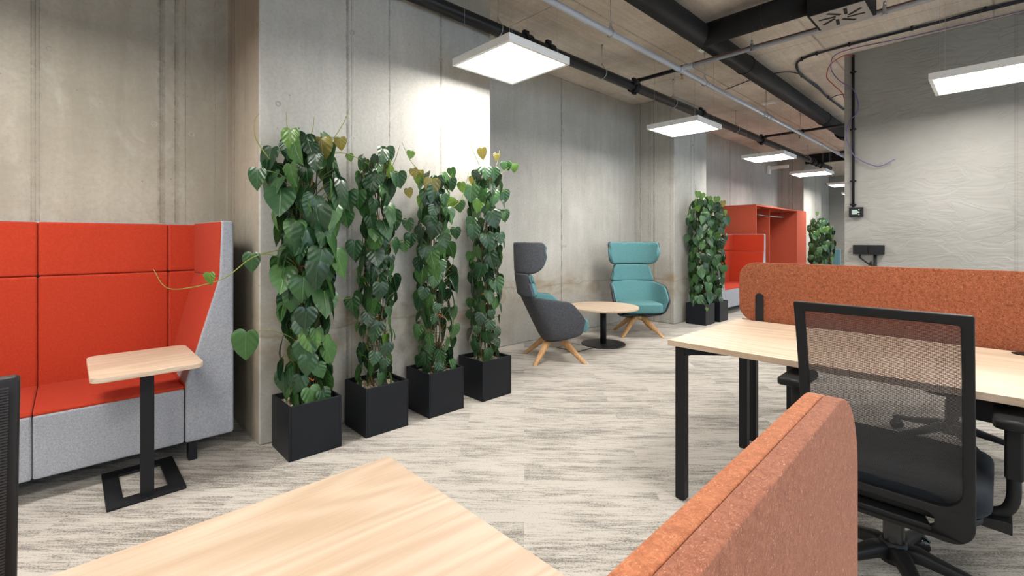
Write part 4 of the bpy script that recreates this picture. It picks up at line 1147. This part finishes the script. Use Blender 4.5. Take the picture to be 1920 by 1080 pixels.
# ------------------------------------------------------------------ mesh office chairs
def office_chair(label, loc, rz, star=0.3):
    t = thing('office_chair', label, 'office chair', loc, rz, 'black mesh office chairs')
    ZB, ZTp = .315, 1.008
    def prof(z):                                         # depth of the back at a height
        return -.245 - .115 * (z - .32) / .69 + .02 * sin(pi * min(1, max(0, (z - .42) / .58)))
    w = .213
    outer = rrect(-w, w, ZB, ZTp, [.085, .085, .006, .006], 10)
    # refine the straight sides so that the frame can bend
    def refine(lp, step=.03):
        out = []
        for (a, b_) in zip(lp, lp[1:] + lp[:1]):
            n = max(1, int(math.hypot(b_[0] - a[0], b_[1] - a[1]) / step))
            for k in range(n): out.append((a[0] + (b_[0] - a[0]) * k / n, a[1] + (b_[1] - a[1]) * k / n))
        return out
    hole = rrect(-w + .027, w - .032 + .005, .438, ZTp - .030, [.055, .055, .008, .008], 8)
    slot = rrect(-.125, .125, .352, .408, [.025, .025, .02, .02], 6)
    me = flat_shape([refine(outer), refine(hole), refine(slot)], .026, .004, 2)
    for v in me.vertices:
        x, z, d = v.co.x, v.co.y, v.co.z
        k = max(0, (.45 - z) / .13)
        v.co = (x * (1 - .0 * k), prof(z) - d + .05 * k * k * (1 - (x / w) ** 2) - .0, z)
    smooth_by_angle(link('back_frame', me, PLBLACK, t), 40)
    # mesh strands
    bm = B(); n = 150; cols = 14
    v_, f_ = [], []
    for i in range(n):
        z = .440 + (ZTp - .012 - .440) * i / (n - 1)
        zz = [z - .00105, z + .00105]
        base = len(v_)
        for c in range(cols + 1):
            x = -w + .010 + (2 * w - .020) * c / cols
            y = prof(z) + .018 + .018 * (1 - abs(x / w) ** 2.5)
            for (dy, dz) in ((-.001, -1), (-.001, 1), (.001, 1), (.001, -1)):
                v_.append((x, y + dy, z + dz * .00105))
        for c in range(cols):
            a = base + c * 4; b_ = a + 4
            for k in range(4): f_.append((a + k, a + (k + 1) % 4, b_ + (k + 1) % 4, b_ + k))
    for c in range(90):                                  # fine warp threads
        x = -w + .012 + (2 * w - .024) * c / 89
        base = len(v_); R_ = 12
        for r in range(R_ + 1):
            z = .440 + (ZTp - .012 - .440) * r / R_
            y = prof(z) + .018 + .018 * (1 - abs(x / w) ** 2.5)
            v_ += [(x - .0003, y, z), (x + .0003, y, z)]
        for r in range(R_):
            a = base + r * 2; f_.append((a, a + 1, a + 3, a + 2))
    me = bpy.data.meshes.new('mesh_back'); me.from_pydata(v_, [], f_); me.update()
    link('mesh_back', me, MESHBLK, t, smooth=False)
    # seat
    me = flat_shape([refine(rrect(-.245, .245, -.235, .245, [.09, .09, .07, .07], 8), .05)], .075, .026, 5)
    for v in me.vertices: v.co.z += .422 + .012 * abs(v.co.x) / .2 - .0
    smooth_by_angle(link('seat', me, F_NAVY, t), 60)
    me = flat_shape([rrect(-.225, .225, -.215, .225, .08, 8)], .02, .006)
    smooth_by_angle(link('seat_shell', xform(me, Matrix.Translation((0, 0, .378))), PLBLACK, t), 40)
    # mechanism and back carrier
    b = B(); b.box(-.09, .09, -.13, .12, .322, .372); b.hexa([Vector(p) for p in ((-.12, -.245, .335), (-.12, -.245, .36), (.12, -.245, .335), (.12, -.245, .36), (-.07, -.10, .33), (-.07, -.10, .365), (.07, -.10, .33), (.07, -.10, .365))])
    b.make('tilt_mechanism', PLBLACK, t, bev=.006)
    b = B(); b.tube([(.09, .05, .345), (.27, .05, .341)], .006, 8); b.box(.235, .275, .035, .065, .335, .347); b.make('lever', PLBLACK, t, smooth=True)
    # column
    b = B(); b.lathe([(.031, .10), (.031, .27), (.029, .275)], 24); b.lathe([(.014, .27), (.014, .325)], 16)
    smooth_by_angle(b.make('gas_lift', GLOSSBLK, t))
    # arms
    for s in (-1, 1):
        b = B()
        cy = .0
        b.tube(catmull([(s * .11, cy - .02, .366), (s * .20, cy - .03, .362), (s * .262, cy - .03, .376), (s * .286, cy - .03, .42), (s * .288, cy - .03, .50)], 4), .0165, 12)
        o = b.make('armrest', PLBLACK, t, smooth=True)
        B().box(s * .288 - .021, s * .288 + .021, cy - .052, cy - .005, .485, .662).make('height_sleeve', PLBLACK, o, bev=.009, seg=3)
        me = flat_shape([rrect(-.047, .047, -.125, .115, [.04, .04, .03, .03], 8)], .030, .010, 4)
        for v in me.vertices:
            v.co.z += .008 * (abs(v.co.x) / .04) * (-1)
        smooth_by_angle(link('arm_pad', xform(me, Matrix.Translation((s * .29, cy - .025, .678))), PLBLACK, o), 60)
        b = B(); b.hexa([Vector(p) for p in ((s * .10, -.09, .345), (s * .10, -.09, .362), (s * .10, .02, .345), (s * .10, .02, .362), (s * .285, -.065, .325), (s * .285, -.065, .362), (s * .285, .0, .325), (s * .285, .0, .362))])
        b.make('arm_mount', PLBLACK, o, bev=.003)
    # five-star base
    hub = B(); hub.lathe([(.042, .085), (.045, .095), (.043, .145), (.034, .155)], 24); base = smooth_by_angle(hub.make('star_base', PLBLACK, t))
    for k in range(5):
        a = star + k * 2 * pi / 5
        M = Matrix.Rotation(a, 4, 'Z')
        prof_ = [(.025, .122, .031, .026), (.07, .125, .027, .024), (.12, .112, .023, .020), (.22, .088, .018, .015), (.305, .074, .016, .012), (.322, .071, .010, .008)]
        b = B(); rings = []
        for (r, z, hw, hh) in prof_:
            ring = []
            for q in range(12):
                an = 2 * pi * (q + .5) / 12; ca, sa = cos(an), sin(an)
                ca = (1 if ca > 0 else -1) * abs(ca) ** .55; sa = (1 if sa > 0 else -1) * abs(sa) ** .55
                ring.append(b.bm.verts.new(M @ Vector((r, hw * ca, z + hh * sa))))
            rings.append(ring)
        for p, q in zip(rings, rings[1:]):
            for i in range(12): b.bm.faces.new((p[i], p[(i + 1) % 12], q[(i + 1) % 12], q[i]))
        b.bm.faces.new(rings[0]); b.bm.faces.new(rings[-1])
        sp = b.make('spoke', PLBLACK, t, smooth=True)
        c = M @ Vector((.30, 0, 0)); ca_ = a + 1.1 * sin(k * 2.3)
        Mw = Matrix.Translation((c.x, c.y, .028)) @ Matrix.Rotation(ca_, 4, 'Z') @ Matrix.Rotation(pi / 2, 4, 'X')
        b = B()
        for sd in (-1, 1):
            b.lathe([(.018, sd * .006), (.0275, sd * .009), (.028, sd * .022), (.022, sd * .027), (.002, sd * .028)], 24, M=Mw)
        b.tube([Mw @ Vector((0, 0, -.024)), Mw @ Vector((0, 0, .024))], .006, 8)
        b.tube([(c.x, c.y, .03), (c.x, c.y, .068)], .0065, 8)
        pts = [Mw @ Vector((.031 * cos(q), .031 * sin(q), 0)) for q in [radians(20 + 140 * j / 8) for j in range(9)]]
        b.tube(pts, .0055, 8)
        smooth_by_angle(b.make('caster', GLOSSBLK, t), 50)
    return t
OC1 = office_chair('black mesh office chair at the oak desk, seen from behind on the right', (-.262, 2.105, 0), 0, star=radians(-62))
OC2 = office_chair('black mesh office chair of which only the ribbed back edge shows at the left', (-.652, -.265, 0), radians(-90), star=.2)
OC3 = office_chair('black office chair at the desk behind the felt screen, seen through the mesh back', (-.20, 3.72, 0), radians(172), star=radians(-20))
